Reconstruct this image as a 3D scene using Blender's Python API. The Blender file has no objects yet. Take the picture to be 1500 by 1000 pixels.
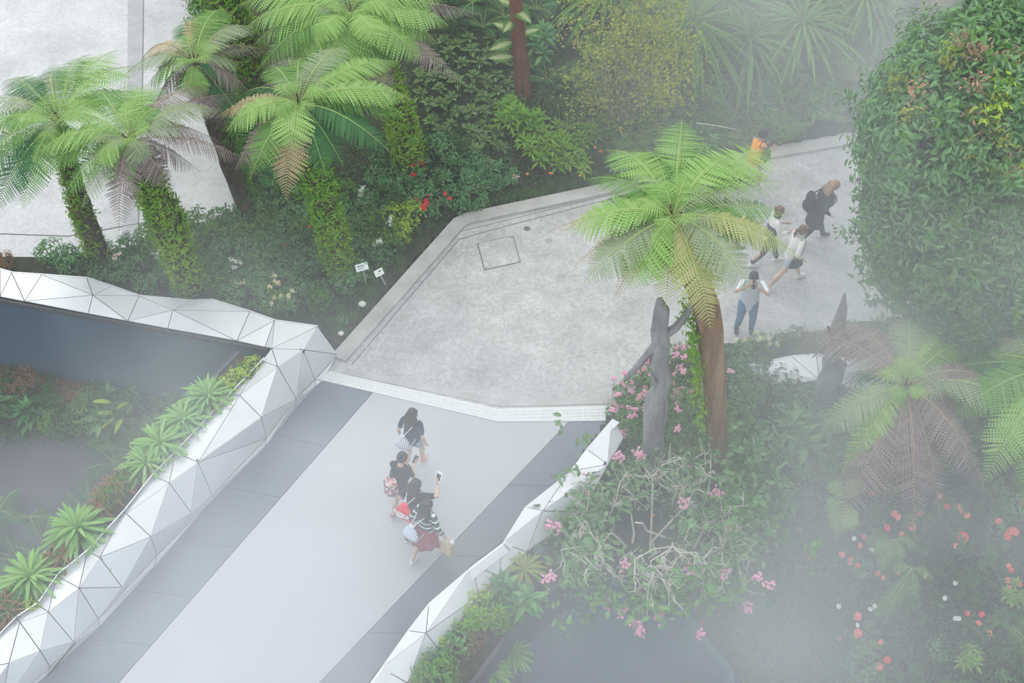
import bpy, bmesh, math, random
import numpy as np
from mathutils import Vector, Matrix, Quaternion

SC = bpy.context.scene
COL = SC.collection
rng = np.random.default_rng(7)
random.seed(7)
R = math.radians

# ------------------------------------------------------------------ camera
CAM_H, PITCH, FPX = 20.6, R(48), 2000.0
cam_data = bpy.data.cameras.new('camera')
cam_data.sensor_width = 36.0
cam_data.lens = FPX / 1500 * 36
cam_data.clip_end = 400
cam = bpy.data.objects.new('camera', cam_data)
cam.location = (0, 0, CAM_H)
cam.rotation_euler = (R(90) - PITCH, 0, 0)
COL.objects.link(cam)
SC.camera = cam
_f = np.array([0, math.cos(PITCH), -math.sin(PITCH)])
_u = np.array([0, math.sin(PITCH), math.cos(PITCH)])

def ray(px, py):
    return np.array([1.0, 0, 0]) * (px - 750) / FPX + _u * (500 - py) / FPX + _f

def P(px, py, z=0.0):
    """the point of the horizontal plane at height z seen at a photo position"""
    d = ray(px, py)
    return np.array([0, 0, CAM_H]) + d * (z - CAM_H) / d[2]

def Q(px, py, Y):
    """the point of the vertical plane at world y = Y seen at a photo position"""
    d = ray(px, py)
    return np.array([0, 0, CAM_H]) + d * Y / d[1]

def over(base, px, py):
    """the point above a base point (same distance plane) seen at a photo position"""
    return Q(px, py, base[1])

def to_px(p):
    v = np.array(p, float) - np.array([0, 0, CAM_H])
    zc = v @ _f
    return 750 + FPX * v[0] / zc, 500 - FPX * (v @ _u) / zc

# ------------------------------------------------------------------ objects
def tag(o, label=None, cat=None, group=None, kind=None):
    if label: o['label'] = label
    if cat: o['category'] = cat
    if group: o['group'] = group
    if kind: o['kind'] = kind
    return o

def empty(name, loc=(0, 0, 0), rz=0.0):
    o = bpy.data.objects.new(name, None)
    o.empty_display_size = 0.2
    o.location = loc
    o.rotation_euler = (0, 0, rz)
    COL.objects.link(o)
    return o

def new_obj(name, me, parent=None):
    o = bpy.data.objects.new(name, me)
    COL.objects.link(o)
    if parent is not None: o.parent = parent
    return o

def copy_tree(o, parent=None, kids=None):
    c = o.copy(); COL.objects.link(c)
    c.parent = parent
    for ch in KIDS.get(o.name, []):
        copy_tree(ch, c)
    return c
KIDS = {}

class MB:
    """collects points and faces, links them as one mesh object"""
    def __init__(s):
        s.v, s.f, s.uv, s.mi, s.n = [], [], [], [], 0
    def add(s, V, F, UV=None, mi=0):
        V = np.asarray(V, float).reshape(-1, 3)
        s.v.append(V)
        F = [tuple(int(i) + s.n for i in f) for f in F] if not isinstance(F, np.ndarray) else (F + s.n)
        s.f.append((F, mi))
        s.uv.append(np.asarray(UV, float) if UV is not None else np.zeros((len(V), 2)))
        s.n += len(V)
        return s
    def inst(s, T, Ms, mi=0):
        V, F, UV = T
        Ms = np.asarray(Ms, float)
        k, n = len(Ms), len(V)
        if k == 0: return s
        Vh = np.einsum('kij,nj->kni', Ms[:, :3, :3], V) + Ms[:, None, :3, 3]
        Fs = (F[None] + (np.arange(k) * n)[:, None, None]).reshape(-1, F.shape[1])
        return s.add(Vh.reshape(-1, 3), Fs, np.tile(UV, (k, 1)), mi)
    def tube(s, pts, rad, n=8, cap=True, mi=0, wob=0.0):
        pts = np.asarray(pts, float)
        m = len(pts)
        rad = np.ones(m) * rad if np.isscalar(rad) else np.asarray(rad, float)
        tg = np.gradient(pts, axis=0)
        tg /= np.linalg.norm(tg, axis=1)[:, None] + 1e-9
        ref = np.array([0.0, 0, 1]) if abs(tg[0][2]) < 0.9 else np.array([1.0, 0, 0])
        a = np.cross(tg[0], ref); a /= np.linalg.norm(a)
        V = []
        for i in range(m):
            a = a - tg[i] * (a @ tg[i]); a /= np.linalg.norm(a) + 1e-9
            b = np.cross(tg[i], a)
            for j in range(n):
                t = 2 * math.pi * j / n
                r = rad[i] * (1 + (wob * math.sin(3 * t + i * 1.3) + wob * 0.7 * math.sin(5 * t - i * 2.1) if wob else 0))
                V.append(pts[i] + r * (math.cos(t) * a + math.sin(t) * b))
        F = []
        for i in range(m - 1):
            for j in range(n):
                F.append((i * n + j, i * n + (j + 1) % n, (i + 1) * n + (j + 1) % n, (i + 1) * n + j))
        if cap:
            F.append(tuple(range(n))[::-1]); F.append(tuple((m - 1) * n + j for j in range(n)))
        UV = [(j / n, i / max(1, m - 1)) for i in range(m) for j in range(n)]
        return s.add(V, F, UV, mi)
    def box(s, c, sz, rz=0.0, mi=0, M=None):
        hx, hy, hz = np.array(sz) / 2
        V = np.array([(x, y, z) for z in (-hz, hz) for x, y in ((-hx, -hy), (hx, -hy), (hx, hy), (-hx, hy))])
        ca, sa = math.cos(rz), math.sin(rz)
        V = V @ np.array([[ca, sa, 0], [-sa, ca, 0], [0, 0, 1]])
        if M is not None: V = V @ np.array(M)[:3, :3].T
        V = V + np.array(c)
        return s.add(V, [(3, 2, 1, 0), (4, 5, 6, 7), (0, 1, 5, 4), (1, 2, 6, 5), (2, 3, 7, 6), (3, 0, 4, 7)], None, mi)
    def prism(s, poly, z0, z1, mi=0):
        poly = [tuple(p)[:2] for p in poly]
        ar = sum(poly[i][0] * poly[(i + 1) % len(poly)][1] - poly[(i + 1) % len(poly)][0] * poly[i][1] for i in range(len(poly)))
        if ar < 0: poly = poly[::-1]
        n = len(poly)
        V = [(x, y, z0) for x, y in poly] + [(x, y, z1) for x, y in poly]
        F = [tuple(range(n))[::-1], tuple(range(n, 2 * n))]
        F += [(i, (i + 1) % n, n + (i + 1) % n, n + i) for i in range(n)]
        return s.add(V, F, None, mi)
    def ball(s, c, r, nu=10, nv=7, mi=0, jit=0.0):
        r = np.ones(3) * r
        V, F = [], []
        for i in range(nv + 1):
            th = math.pi * i / nv
            for j in range(nu):
                ph = 2 * math.pi * j / nu
                k = 1 + (jit * math.sin(ph * 2 + i * 1.7) + jit * .6 * math.sin(ph * 3 - i * 2.3) if jit else 0)
                V.append(np.array(c) + k * r * np.array([math.sin(th) * math.cos(ph), math.sin(th) * math.sin(ph), math.cos(th)]))
        for i in range(nv):
            for j in range(nu):
                F.append((i * nu + j, (i + 1) * nu + j, (i + 1) * nu + (j + 1) % nu, i * nu + (j + 1) % nu))
        return s.add(V, F, None, mi)
    def mesh(s, name, mats, smooth=False):
        me = bpy.data.meshes.new(name)
        V = np.concatenate(s.v) if s.v else np.zeros((0, 3))
        UV = np.concatenate(s.uv) if s.uv else np.zeros((0, 2))
        ls, lt, loops, mi = [], [], [], []
        for F, m in s.f:
            if isinstance(F, np.ndarray):
                loops.append(F.reshape(-1)); lt.append(np.full(len(F), F.shape[1])); mi.append(np.full(len(F), m))
            else:
                loops.append(np.array([i for f in F for i in f], dtype=int)); lt.append(np.array([len(f) for f in F])); mi.append(np.full(len(F), m))
        loops = np.concatenate(loops).astype(np.int32); lt = np.concatenate(lt).astype(np.int32); mi = np.concatenate(mi).astype(np.int32)
        ls = np.concatenate([[0], np.cumsum(lt)[:-1]]).astype(np.int32)
        me.vertices.add(len(V)); me.vertices.foreach_set('co', V.astype(np.float32).reshape(-1))
        me.loops.add(len(loops)); me.loops.foreach_set('vertex_index', loops)
        me.polygons.add(len(lt)); me.polygons.foreach_set('loop_start', ls); me.polygons.foreach_set('loop_total', lt)
        me.polygons.foreach_set('material_index', mi)
        me.polygons.foreach_set('use_smooth', np.full(len(lt), smooth))
        uvl = me.uv_layers.new(name='UVMap')
        uvl.data.foreach_set('uv', UV[loops].astype(np.float32).reshape(-1))
        for m in (mats if isinstance(mats, (list, tuple)) else [mats]): me.materials.append(m)
        me.update(calc_edges=True)
        return me
    def obj(s, name, mats, parent=None, smooth=False):
        return new_obj(name, s.mesh(name, mats, smooth), parent)

def unit(v):
    v = np.asarray(v, float)
    return v / (np.linalg.norm(v) + 1e-12)

def frame(o, d, up=(0, 0, 1), sx=1.0, sy=1.0, sz=1.0):
    """matrix whose +Y runs along d and +Z near up, at o"""
    d = unit(d); x = np.cross(d, up)
    if np.linalg.norm(x) < 1e-4: x = np.cross(d, (1, 0, 0.1))
    x = unit(x); z = np.cross(x, d)
    M = np.eye(4); M[:3, 0] = x * sx; M[:3, 1] = d * sy; M[:3, 2] = z * sz; M[:3, 3] = o
    return M

# ------------------------------------------------------------------ materials
def mat(name, col=(.5, .5, .5), rough=0.6, metal=0.0, spec=0.3, transl=0.0, coat=0.0):
    m = bpy.data.materials.new(name); m.use_nodes = True
    nt = m.node_tree; b = nt.nodes['Principled BSDF']
    b.inputs['Base Color'].default_value = (*col, 1)
    b.inputs['Roughness'].default_value = rough
    b.inputs['Metallic'].default_value = metal
    b.inputs['Specular IOR Level'].default_value = spec
    if transl:
        t = nt.nodes.new('ShaderNodeBsdfTranslucent'); mx = nt.nodes.new('ShaderNodeMixShader')
        mx.inputs[0].default_value = transl
        t.inputs['Color'].default_value = (*col, 1)
        nt.links.new(b.outputs[0], mx.inputs[1]); nt.links.new(t.outputs[0], mx.inputs[2])
        nt.links.new(mx.outputs[0], nt.nodes['Material Output'].inputs[0])
        m['transl'] = t.name
    return m

def set_col(m, sock):
    nt = m.node_tree
    nt.links.new(sock, nt.nodes['Principled BSDF'].inputs['Base Color'])
    if 'transl' in m: nt.links.new(sock, nt.nodes[m['transl']].inputs['Color'])

def ramp(nt, fac, stops):
    r = nt.nodes.new('ShaderNodeValToRGB')
    while len(r.color_ramp.elements) < len(stops): r.color_ramp.elements.new(0.5)
    for e, (p, c) in zip(r.color_ramp.elements, stops):
        e.position = p; e.color = (*c, 1)
    nt.links.new(fac, r.inputs[0])
    return r.outputs[0]

def leaf_mat(name, stops, rough=0.5, transl=0.3, vein=None, vein_w=0.12, edge=None):
    """leaf colour varies from leaf to leaf; vein: colour of a stripe along the middle"""
    m = mat(name, stops[0], rough + .12, 0, 0.12, transl)
    nt = m.node_tree
    g = nt.nodes.new('ShaderNodeNewGeometry'); oi = nt.nodes.new('ShaderNodeObjectInfo')
    a = nt.nodes.new('ShaderNodeMath'); a.operation = 'MULTIPLY_ADD'; a.inputs[1].default_value = 0.3
    nt.links.new(oi.outputs['Random'], a.inputs[0])
    b = nt.nodes.new('ShaderNodeMath'); b.operation = 'MULTIPLY'; b.inputs[1].default_value = 0.7
    nt.links.new(g.outputs['Random Per Island'], b.inputs[0]); nt.links.new(b.outputs[0], a.inputs[2])
    n = len(stops)
    c = ramp(nt, a.outputs[0], [(i / max(1, n - 1), s) for i, s in enumerate(stops)])
    if vein or edge:
        uv = nt.nodes.new('ShaderNodeUVMap'); sp = nt.nodes.new('ShaderNodeSeparateXYZ')
        nt.links.new(uv.outputs[0], sp.inputs[0])
        s1 = nt.nodes.new('ShaderNodeMath'); s1.operation = 'SUBTRACT'; s1.inputs[1].default_value = 0.5
        nt.links.new(sp.outputs[0], s1.inputs[0])
        s2 = nt.nodes.new('ShaderNodeMath'); s2.operation = 'ABSOLUTE'; nt.links.new(s1.outputs[0], s2.inputs[0])
        def band(lo, hi, colr, c):
            mr = nt.nodes.new('ShaderNodeMapRange'); mr.interpolation_type = 'SMOOTHSTEP'
            mr.inputs[1].default_value = lo; mr.inputs[2].default_value = hi
            nt.links.new(s2.outputs[0], mr.inputs[0])
            mx = nt.nodes.new('ShaderNodeMix'); mx.data_type = 'RGBA'
            nt.links.new(mr.outputs[0], mx.inputs[0]); nt.links.new(c, mx.inputs[6]); mx.inputs[7].default_value = (*colr, 1)
            return mx.outputs[2]
        if vein: c = band(vein_w, vein_w * 0.3, vein, c)
        if edge: c = band(0.33, 0.40, edge, c)
    set_col(m, c)
    return m

def noise_mat(name, stops, scale=3.0, rough=0.8, detail=6, metal=0.0, bump=0.0, bscale=None, spec=0.25, coord='Object', rough_n=0.6, stretch=None):
    m = mat(name, stops[0], rough, metal, spec)
    nt = m.node_tree
    tc = nt.nodes.new('ShaderNodeTexCoord')
    src = tc.outputs[coord]
    if stretch:
        mp = nt.nodes.new('ShaderNodeMapping'); mp.inputs['Scale'].default_value = stretch
        nt.links.new(src, mp.inputs[0]); src = mp.outputs[0]
    n = nt.nodes.new('ShaderNodeTexNoise'); n.inputs['Scale'].default_value = scale; n.inputs['Detail'].default_value = detail
    n.inputs['Roughness'].default_value = rough_n
    nt.links.new(src, n.inputs['Vector'])
    k = len(stops)
    set_col(m, ramp(nt, n.outputs[0], [(0.28 + 0.44 * i / (k - 1), s) for i, s in enumerate(stops)]))
    if bump:
        n2 = nt.nodes.new('ShaderNodeTexNoise'); n2.inputs['Scale'].default_value = bscale or scale * 3; n2.inputs['Detail'].default_value = 5
        nt.links.new(src, n2.inputs['Vector'])
        bp = nt.nodes.new('ShaderNodeBump'); bp.inputs['Strength'].default_value = bump; bp.inputs['Distance'].default_value = 0.03
        nt.links.new(n2.outputs[0], bp.inputs['Height']); nt.links.new(bp.outputs[0], nt.nodes['Principled BSDF'].inputs['Normal'])
    return m

def inside(poly, x, y):
    c = np.zeros(np.shape(x), bool)
    n = len(poly)
    for i in range(n):
        x1, y1 = poly[i][0], poly[i][1]; x2, y2 = poly[(i + 1) % n][0], poly[(i + 1) % n][1]
        if y1 == y2: continue
        c ^= ((y1 > y) != (y2 > y)) & (x < (x2 - x1) * (y - y1) / (y2 - y1) + x1)
    return c

def wpoly(pxs, z=0.0):
    return [P(a, b, z) for a, b in pxs]
# ------------------------------------------------------------------ sky, light, view
w = bpy.data.worlds.new('overcast_dome'); SC.world = w; w.use_nodes = True
wn = w.node_tree; bg = wn.nodes['Background']
tcw = wn.nodes.new('ShaderNodeTexCoord'); spw = wn.nodes.new('ShaderNodeSeparateXYZ')
wn.links.new(tcw.outputs['Generated'], spw.inputs[0])
wn.links.new(ramp(wn, spw.outputs[2], [(0.0, (.70, .77, .84)), (0.5, (.89, .945, 1.0)), (1.0, (.96, .98, 1.0))]), bg.inputs[0])
bg.inputs[1].default_value = 1.3
sun = bpy.data.lights.new('sun', 'SUN'); sun.energy = 0.9; sun.angle = R(35); sun.color = (1, .97, .92)
so = bpy.data.objects.new('sun', sun); COL.objects.link(so)
so.rotation_euler = Vector((-0.35, 0.62, 1.0)).to_track_quat('Z', 'Y').to_euler()
SC.view_settings.view_transform = 'Standard'; SC.view_settings.look = 'None'
SC.view_settings.gamma = 1.0; SC.view_settings.use_curve_mapping = False
SC.view_settings.exposure = 0.2
cy = SC.cycles
cy.max_bounces = 6; cy.diffuse_bounces = 3; cy.glossy_bounces = 2; cy.transmission_bounces = 3
cy.volume_bounces = 2; cy.transparent_max_bounces = 4
cy.use_denoising = True
cy.use_adaptive_sampling = True; cy.adaptive_threshold = 0.02

# ------------------------------------------------------------------ materials of the setting
M_conc = noise_mat('plaza_concrete', [(.30, .30, .29), (.40, .40, .395), (.46, .46, .45), (.55, .55, .54)], 1.1, 0.75, 9, bump=.25, bscale=7, coord='Object', rough_n=.68)
def swirls(m, k=.22):
    """fine trowel streaks over the concrete colour"""
    nt = m.node_tree; b = nt.nodes['Principled BSDF']; src = b.inputs['Base Color'].links[0].from_socket
    tc = nt.nodes.new('ShaderNodeTexCoord'); n = nt.nodes.new('ShaderNodeTexNoise'); n.inputs['Scale'].default_value = 5; n.inputs['Detail'].default_value = 8
    n.inputs['Distortion'].default_value = 2.2; n.inputs['Roughness'].default_value = .65
    nt.links.new(tc.outputs['Object'], n.inputs['Vector'])
    mr = nt.nodes.new('ShaderNodeMapRange'); mr.inputs[1].default_value = .38; mr.inputs[2].default_value = .62; mr.inputs[3].default_value = 1 - k; mr.inputs[4].default_value = 1 + k
    nt.links.new(n.outputs[0], mr.inputs[0])
    mx = nt.nodes.new('ShaderNodeMix'); mx.data_type = 'RGBA'; mx.blend_type = 'MULTIPLY'; mx.inputs[0].default_value = 1
    nt.links.new(src, mx.inputs[6]); nt.links.new(mr.outputs[0], mx.inputs[7]); set_col(m, mx.outputs[2])
swirls(M_conc, .16)
M_curb = noise_mat('curb_stone', [(.34, .33, .31), (.44, .43, .41), (.53, .52, .50)], 2.0, 0.85, 8, bump=.2)
M_white = noise_mat('white_threshold', [(.66, .67, .67), (.76, .77, .77)], 9, 0.7, 6, bump=.4, bscale=40)
M_deck = noise_mat('bridge_deck_light', [(.43, .45, .48), (.465, .485, .52)], 0.5, 0.6, 3)
M_deckd = noise_mat('bridge_deck_dark', [(.15, .175, .215), (.185, .21, .25)], 0.7, 0.5, 4)
M_gap = mat('joint', (.06, .065, .07), .8)
M_pan = noise_mat('facet_panel', [(.60, .62, .635), (.68, .70, .715)], 0.8, 0.42, 3, metal=0.25)
M_blue = noise_mat('blue_wall', [(.035, .075, .11), (.055, .10, .14), (.08, .13, .165)], 0.6, 0.6, 5, stretch=(1, 1, .25))
M_pale = noise_mat('pale_floor', [(.40, .41, .41), (.52, .53, .53), (.60, .61, .61)], 0.45, 0.75, 9, bump=.15, bscale=4, rough_n=.7)
swirls(M_pale, .10)
M_paled = noise_mat('pale_floor_strip', [(.33, .34, .345), (.45, .46, .46)], 2.5, 0.8, 8, rough_n=.7)
M_soil = noise_mat('soil', [(.030, .024, .018), (.07, .055, .038), (.10, .085, .055)], 5, 0.95, 8, bump=.8, bscale=18)
M_moss = noise_mat('mossy_soil', [(.014, .022, .010), (.03, .042, .018), (.06, .052, .03)], 4, 0.95, 8, bump=.8, bscale=18)
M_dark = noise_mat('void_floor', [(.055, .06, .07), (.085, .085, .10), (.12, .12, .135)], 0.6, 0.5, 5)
M_rib = mat('groove', (.17, .17, .165), .9)
M_rib2 = mat('cover_frame', (.10, .10, .10), .7)

def struct(o): o['kind'] = 'structure'; return o

# plaza slab
plaza_px = [(470, 556), (495, 517), (667, 318), (683, 312), (834, 280), (1090, 222), (1260, 190), (1700, 100), (1750, 520), (1340, 470), (1120, 500), (985, 520), (893, 598), (728, 600), (480, 546)]
mb = MB(); mb.prism(wpoly([(478, 543), (493, 512), (667, 318), (683, 312), (834, 280), (1090, 222), (1260, 190), (1800, 90), (1800, 440), (1330, 470), (1120, 502), (1040, 560), (893, 600), (728, 602)]), -0.5, 0.0)
struct(mb.obj('floor', M_conc))

def strip(pl, wdt, z0, z1, M, name, mb=None):
    """a band along a polyline given at photo positions of the plane z1; wdt: to the right hand of the walk"""
    pts = [P(a, b, z1)[:2] for a, b in pl]
    L = []
    for i, p in enumerate(pts):
        ds = []
        if i: ds.append(unit(pts[i] - pts[i - 1]))
        if i < len(pts) - 1: ds.append(unit(pts[i + 1] - pts[i]))
        d = unit(sum(ds)); nrm = np.array([d[1], -d[0]])
        k = 1 / max(.4, abs(nrm @ np.array([ds[0][1], -ds[0][0]])))
        L.append((p, p + nrm * wdt * k))
    own = mb is None
    mb = mb or MB()
    for i in range(len(L) - 1):
        mb.prism([L[i][0], L[i][1], L[i + 1][1], L[i + 1][0]], z0, z1)
    if own: return struct(mb.obj(name, M))

strip([(893, 603), (985, 521), (1120, 502), (1330, 472), (1700, 442)], .14, -.1, .05, M_curb, 'trim_7')
curb_line = [(486, 519), (665, 319), (683, 311), (834, 279), (1090, 223), (1245, 196), (1420, 150)]
strip(curb_line, 0.33, -0.1, 0.07, M_curb, 'trim_1')
# drain grooves that run round the plaza
g = MB()
strip([(514, 534), (672, 350), (720, 336), (892, 291), (1100, 246)], 0.022, -0.02, 0.004, M_rib, '', g)
strip([(508, 541), (640, 566), (733, 586), (790, 584), (885, 583)], 0.022, -0.02, 0.004, M_rib, '', g)
strip([(505, 527), (668, 340), (1000, 259)], 0.015, -0.02, 0.004, M_rib, '', g)
struct(g.obj('trim_2', M_rib))
g = MB()
strip([(502, 547), (735, 595), (890, 591)][::-1], -0.0 + 0.17, -0.02, 0.012, M_curb, '', g)
struct(g.obj('trim_3', M_curb))
# white threshold with raised dots
th = MB(); th.prism(wpoly([(470, 556), (482, 543), (728, 598), (895, 594), (900, 616), (730, 617)], .02), -0.3, 0.02)
A, B, C_, D_ = P(482, 549, .02), P(726, 607, .02), P(736, 607, .02), P(890, 603, .02)
for a, b, n in ((A, B, 46), (C_, D_, 30)):
    t = unit(b - a); nn = np.array([-t[1], t[0], 0])
    for i in range(n):
        for k in (-1, 0, 1):
            c = a + (b - a) * (i + .5) / n + nn * k * .075
            th.box(c + np.array([0, 0, .004]), (.035, .035, .012), math.atan2(t[1], t[0]))
struct(th.obj('trim_4', M_white))
# bridge deck
d = MB(); d.prism(wpoly([(547, 574), (730, 617), (835, 615), (290, 1185), (12, 1185)]), -0.6, 0.0)
struct(d.obj('floor_1', M_deck))
# dark deck bands, laid in plates with joints
def band(l0, l1, r0, r1, cuts, name):
    base = MB(); pl = MB()
    l0, l1, r0, r1 = [P(*q) for q in (l0, l1, r0, r1)]
    base.prism([l0, l1, r1, r0], -0.6, -0.012)
    e = 0.006
    for a, b in zip(cuts[:-1], cuts[1:]):
        q = [l0 + (l1 - l0) * a, l0 + (l1 - l0) * b, r0 + (r1 - r0) * b, r0 + (r1 - r0) * a]
        c = sum(q) / 4
        q = [p + unit(c - p) * e for p in q]
        pl.prism(q, -0.012, 0.0)
    struct(base.obj(name + '1', M_gap)); struct(pl.obj(name + '2', M_deckd))
band((452, 545), (-190, 1185), (546, 574), (11, 1185), [0, .16, .30, .43, .55, .66, .77, .88, 1.0], 'floor_2')
band((836, 615), (291, 1185), (905, 615), (500, 1185), [0, .2, .4, .6, .8, 1.0], 'floor_3')

# manhole cover in the plaza
mh = empty('access_cover', P(731, 370))
tag(mh, 'square concrete access cover with dark metal rim set in the plaza', 'access cover')
c4 = [P(699, 356), P(752, 345.5), P(763, 384), P(709, 396)]
cc = np.array(mh.location)
def loc(ps, c): return [np.array(p)[:3] - c for p in ps]
q = MB(); q.prism(loc(c4, cc), -0.02, 0.006); q.obj('rim', M_rib2, mh)
ce = sum(c4) / 4
q = MB(); q.prism(loc([p + (ce - p) * .045 for p in c4], cc), -0.01, 0.010); q.obj('lid', M_conc, mh)
for p in c4:
    q = MB(); q.ball(loc([p + (ce - p) * .13], cc)[0] + np.array([0, 0, .008]), (.02, .02, .008), 8, 4)
    q.obj('lifting_lug', M_rib2, mh)
for (a, b) in ((679, 367), (656, 387), (737, 339), (772, 336), (804, 354), (588, 468), (540, 512), (693, 372)):
    q = MB(); q.tube([P(a, b, -.01), P(a, b, .006)], .075, 12)
    q.ball(P(a, b, .006), (.05, .05, .012), 10, 4)
    o = q.obj('floor_stud', M_curb if a != 772 else M_rib)
    tag(o, 'small round concrete stud set in the plaza near its curb', 'stud', 'round studs in the plaza floor')

# lower pale floor beyond the bed, and its strip
q = MB(); q.prism(wpoly([(-500, -400), (700, -400), (700, 430), (-500, 560)], -3.0), -3.3, -3.0)
struct(q.obj('floor_4', M_pale))
q = MB(); q.prism(wpoly([(188, -60), (210, -60), (208, 190), (200, 430), (176, 430), (186, 190)], -2.995), -3.05, -2.992)
struct(q.obj('floor_5', M_paled))
q = MB()
strip([(211, -40), (209, 130), (200, 430)], .02, -3.0, -2.985, M_rib, '', q)
strip([(-40, 340), (100, 345), (260, 316)], .02, -3.0, -2.985, M_rib, '', q)
struct(q.obj('trim_5', M_rib))
# bottom of the two voids under the bridge
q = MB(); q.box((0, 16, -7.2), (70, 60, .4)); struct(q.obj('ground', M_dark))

# ------------------------------------------------------------------ planted ground
def terrain(name, poly, hfun, step, M, skirt=None, MS=None):
    xs = [p[0] for p in poly]; ys = [p[1] for p in poly]
    gx = np.arange(min(xs), max(xs) + step, step); gy = np.arange(min(ys), max(ys) + step, step)
    X, Y = np.meshgrid(gx, gy, indexing='ij')
    keep = inside(poly, X[:-1, :-1] + step / 2, Y[:-1, :-1] + step / 2)
    Z = hfun(X, Y)
    V = np.stack([X, Y, Z], -1).reshape(-1, 3)
    ny = len(gy)
    I, J = np.nonzero(keep)
    a = I * ny + J
    F = np.stack([a, a + ny, a + ny + 1, a + 1], 1)
    mb = MB()
    mb.add(V, F)
    if skirt is not None:
        n0 = len(V)
        V2 = V.copy(); V2[:, 2] = np.minimum(V[:, 2] - 0.02, skirt)
        SF = []
        K = np.pad(keep, 1)
        for i, j in zip(I, J):
            v00, v10, v11, v01 = i * ny + j, (i + 1) * ny + j, (i + 1) * ny + j + 1, i * ny + j + 1
            for (di, dj, p, q_) in ((-1, 0, v01, v00), (1, 0, v10, v11), (0, -1, v00, v10), (0, 1, v11, v01)):
                if not K[i + 1 + di, j + 1 + dj]:
                    SF.append((p, p + n0, q_ + n0, q_))
        mb2 = MB(); mb2.add(np.concatenate([V, V2]), np.array(SF))
        mb.v.append(mb2.v[0]); mb.uv.append(mb2.uv[0]); mb.f.append((mb2.f[0][0] + mb.n, 1)); mb.n += mb2.n
    me = mb.mesh(name, [M, MS or M], smooth=False)
    bm = bmesh.new(); bm.from_mesh(me)
    bmesh.ops.remove_doubles(bm, verts=bm.verts, dist=1e-4)
    loosev = [v for v in bm.verts if not v.link_faces]
    bmesh.ops.delete(bm, geom=loosev, context='VERTS')
    for f in bm.faces: f.smooth = abs(f.normal.z) > .3
    bm.to_mesh(me); bm.free()
    return struct(new_obj(name, me))

def wavy(X, Y, a=.08):
    return a * (np.sin(X * 1.3 + 1) * np.cos(Y * 1.1) + .5 * np.sin(X * 2.9 - Y * 2.3))

cl = [P(*q)[:2] for q in ((683, 312), (834, 280), (1090, 222), (1260, 192), (1500, 130))]
def h_hill(X, Y):
    yc = np.interp(X, [c[0] for c in cl], [c[1] for c in cl])
    k = np.clip((X - P(560, 330)[0]) / 1.2, 0, 1)
    t = np.maximum(0, Y - yc - .15)
    slope = .03 + np.minimum(t * .48, 2.2 + t * .25) * k
    return .0 + slope + wavy(X, Y, .05) * np.minimum(1, t + .1)
hill_poly = wpoly([(492, 512), (665, 318), (683, 311), (834, 279), (1090, 221), (1260, 190), (1800, 90)])
hill_poly += [np.array([26, 48, 0]), np.array([-4.0, 48, 0])] + wpoly([(300, -120), (290, 0), (296, 90), (345, 160), (372, 215), (395, 270), (330, 318), (230, 350), (150, 372), (60, 376), (-120, 372), (-120, 440), (-20, 398), (130, 412), (280, 445), (400, 474), (462, 484)])
hill = terrain('terrain', hill_poly, h_hill, .12, M_moss, skirt=-3.0, MS=M_moss)

def G(px, py, hf, z0=0.0):
    z = z0
    for _ in range(40):
        p = P(px, py, z)
        zn = float(hf(np.array(p[0]), np.array(p[1])))
        z = z * .5 + zn * .5
    p = P(px, py, z)
    return p

def GV(X, Y, hf):
    X, Y = np.asarray(X, float), np.asarray(Y, float)
    D = np.outer((X - 750) / FPX, [1, 0, 0]) + _f + np.outer((500 - Y) / FPX, _u)
    Z = np.zeros(len(X))
    for _ in range(30):
        T = (Z - CAM_H) / D[:, 2]
        Z = Z * .5 + hf(D[:, 0] * T, D[:, 1] * T) * .5
    T = (Z - CAM_H) / D[:, 2]
    return np.stack([D[:, 0] * T, D[:, 1] * T, Z], 1)

# garden on the far side of the bridge, sloping down towards the viewer
y_edge = P(1000, 640)[1]
def h_right(X, Y):
    t = np.maximum(0, y_edge - Y)
    return .08 - .62 * t * np.clip((X - 2.2) / 1.5, 0, 1) - 0.03 * t + wavy(X, Y, .06)
right_poly = wpoly([(893, 604), (985, 518), (1120, 500), (1330, 468), (1800, 438)]) + [np.array([16, 7.0, 0]), np.array([4.6, 7.0, 0])] + [P(1100, 880), P(1060, 850), P(960, 812), P(852, 801), P(790, 797), P(800, 760)]
terr_r = terrain('terrain_1', right_poly, h_right, .12, M_moss, skirt=-7, MS=M_blue)

# retaining wall under the edge of that garden
q = MB()
fe = [P(780, 770), P(782, 801), P(852, 806), P(960, 817), P(1058, 856), P(1098, 886), np.array([4.35, 6.5, 0])]
for a, b in zip(fe[:-1], fe[1:]):
    for k in range(8):
        c0, c1 = a + (b - a) * k / 8, a + (b - a) * (k + 1) / 8
        t = unit(c1 - c0); n_ = np.array([t[1], -t[0], 0]) * .16
        z0, z1 = [float(h_right(np.array(c[0]), np.array(c[1]))) + .05 for c in (c0, c1)]
        V = [(*c0[:2], -7), (*c1[:2], -7), (*(c1 + n_)[:2], -7), (*(c0 + n_)[:2], -7), (*c0[:2], z0), (*c1[:2], z1), (*(c1 + n_)[:2], z1), (*(c0 + n_)[:2], z0)]
        q.add(V, [(3, 2, 1, 0), (4, 5, 6, 7), (0, 1, 5, 4), (1, 2, 6, 5), (2, 3, 7, 6), (3, 0, 4, 7)])
struct(q.obj('wall_front', M_blue))

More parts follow.
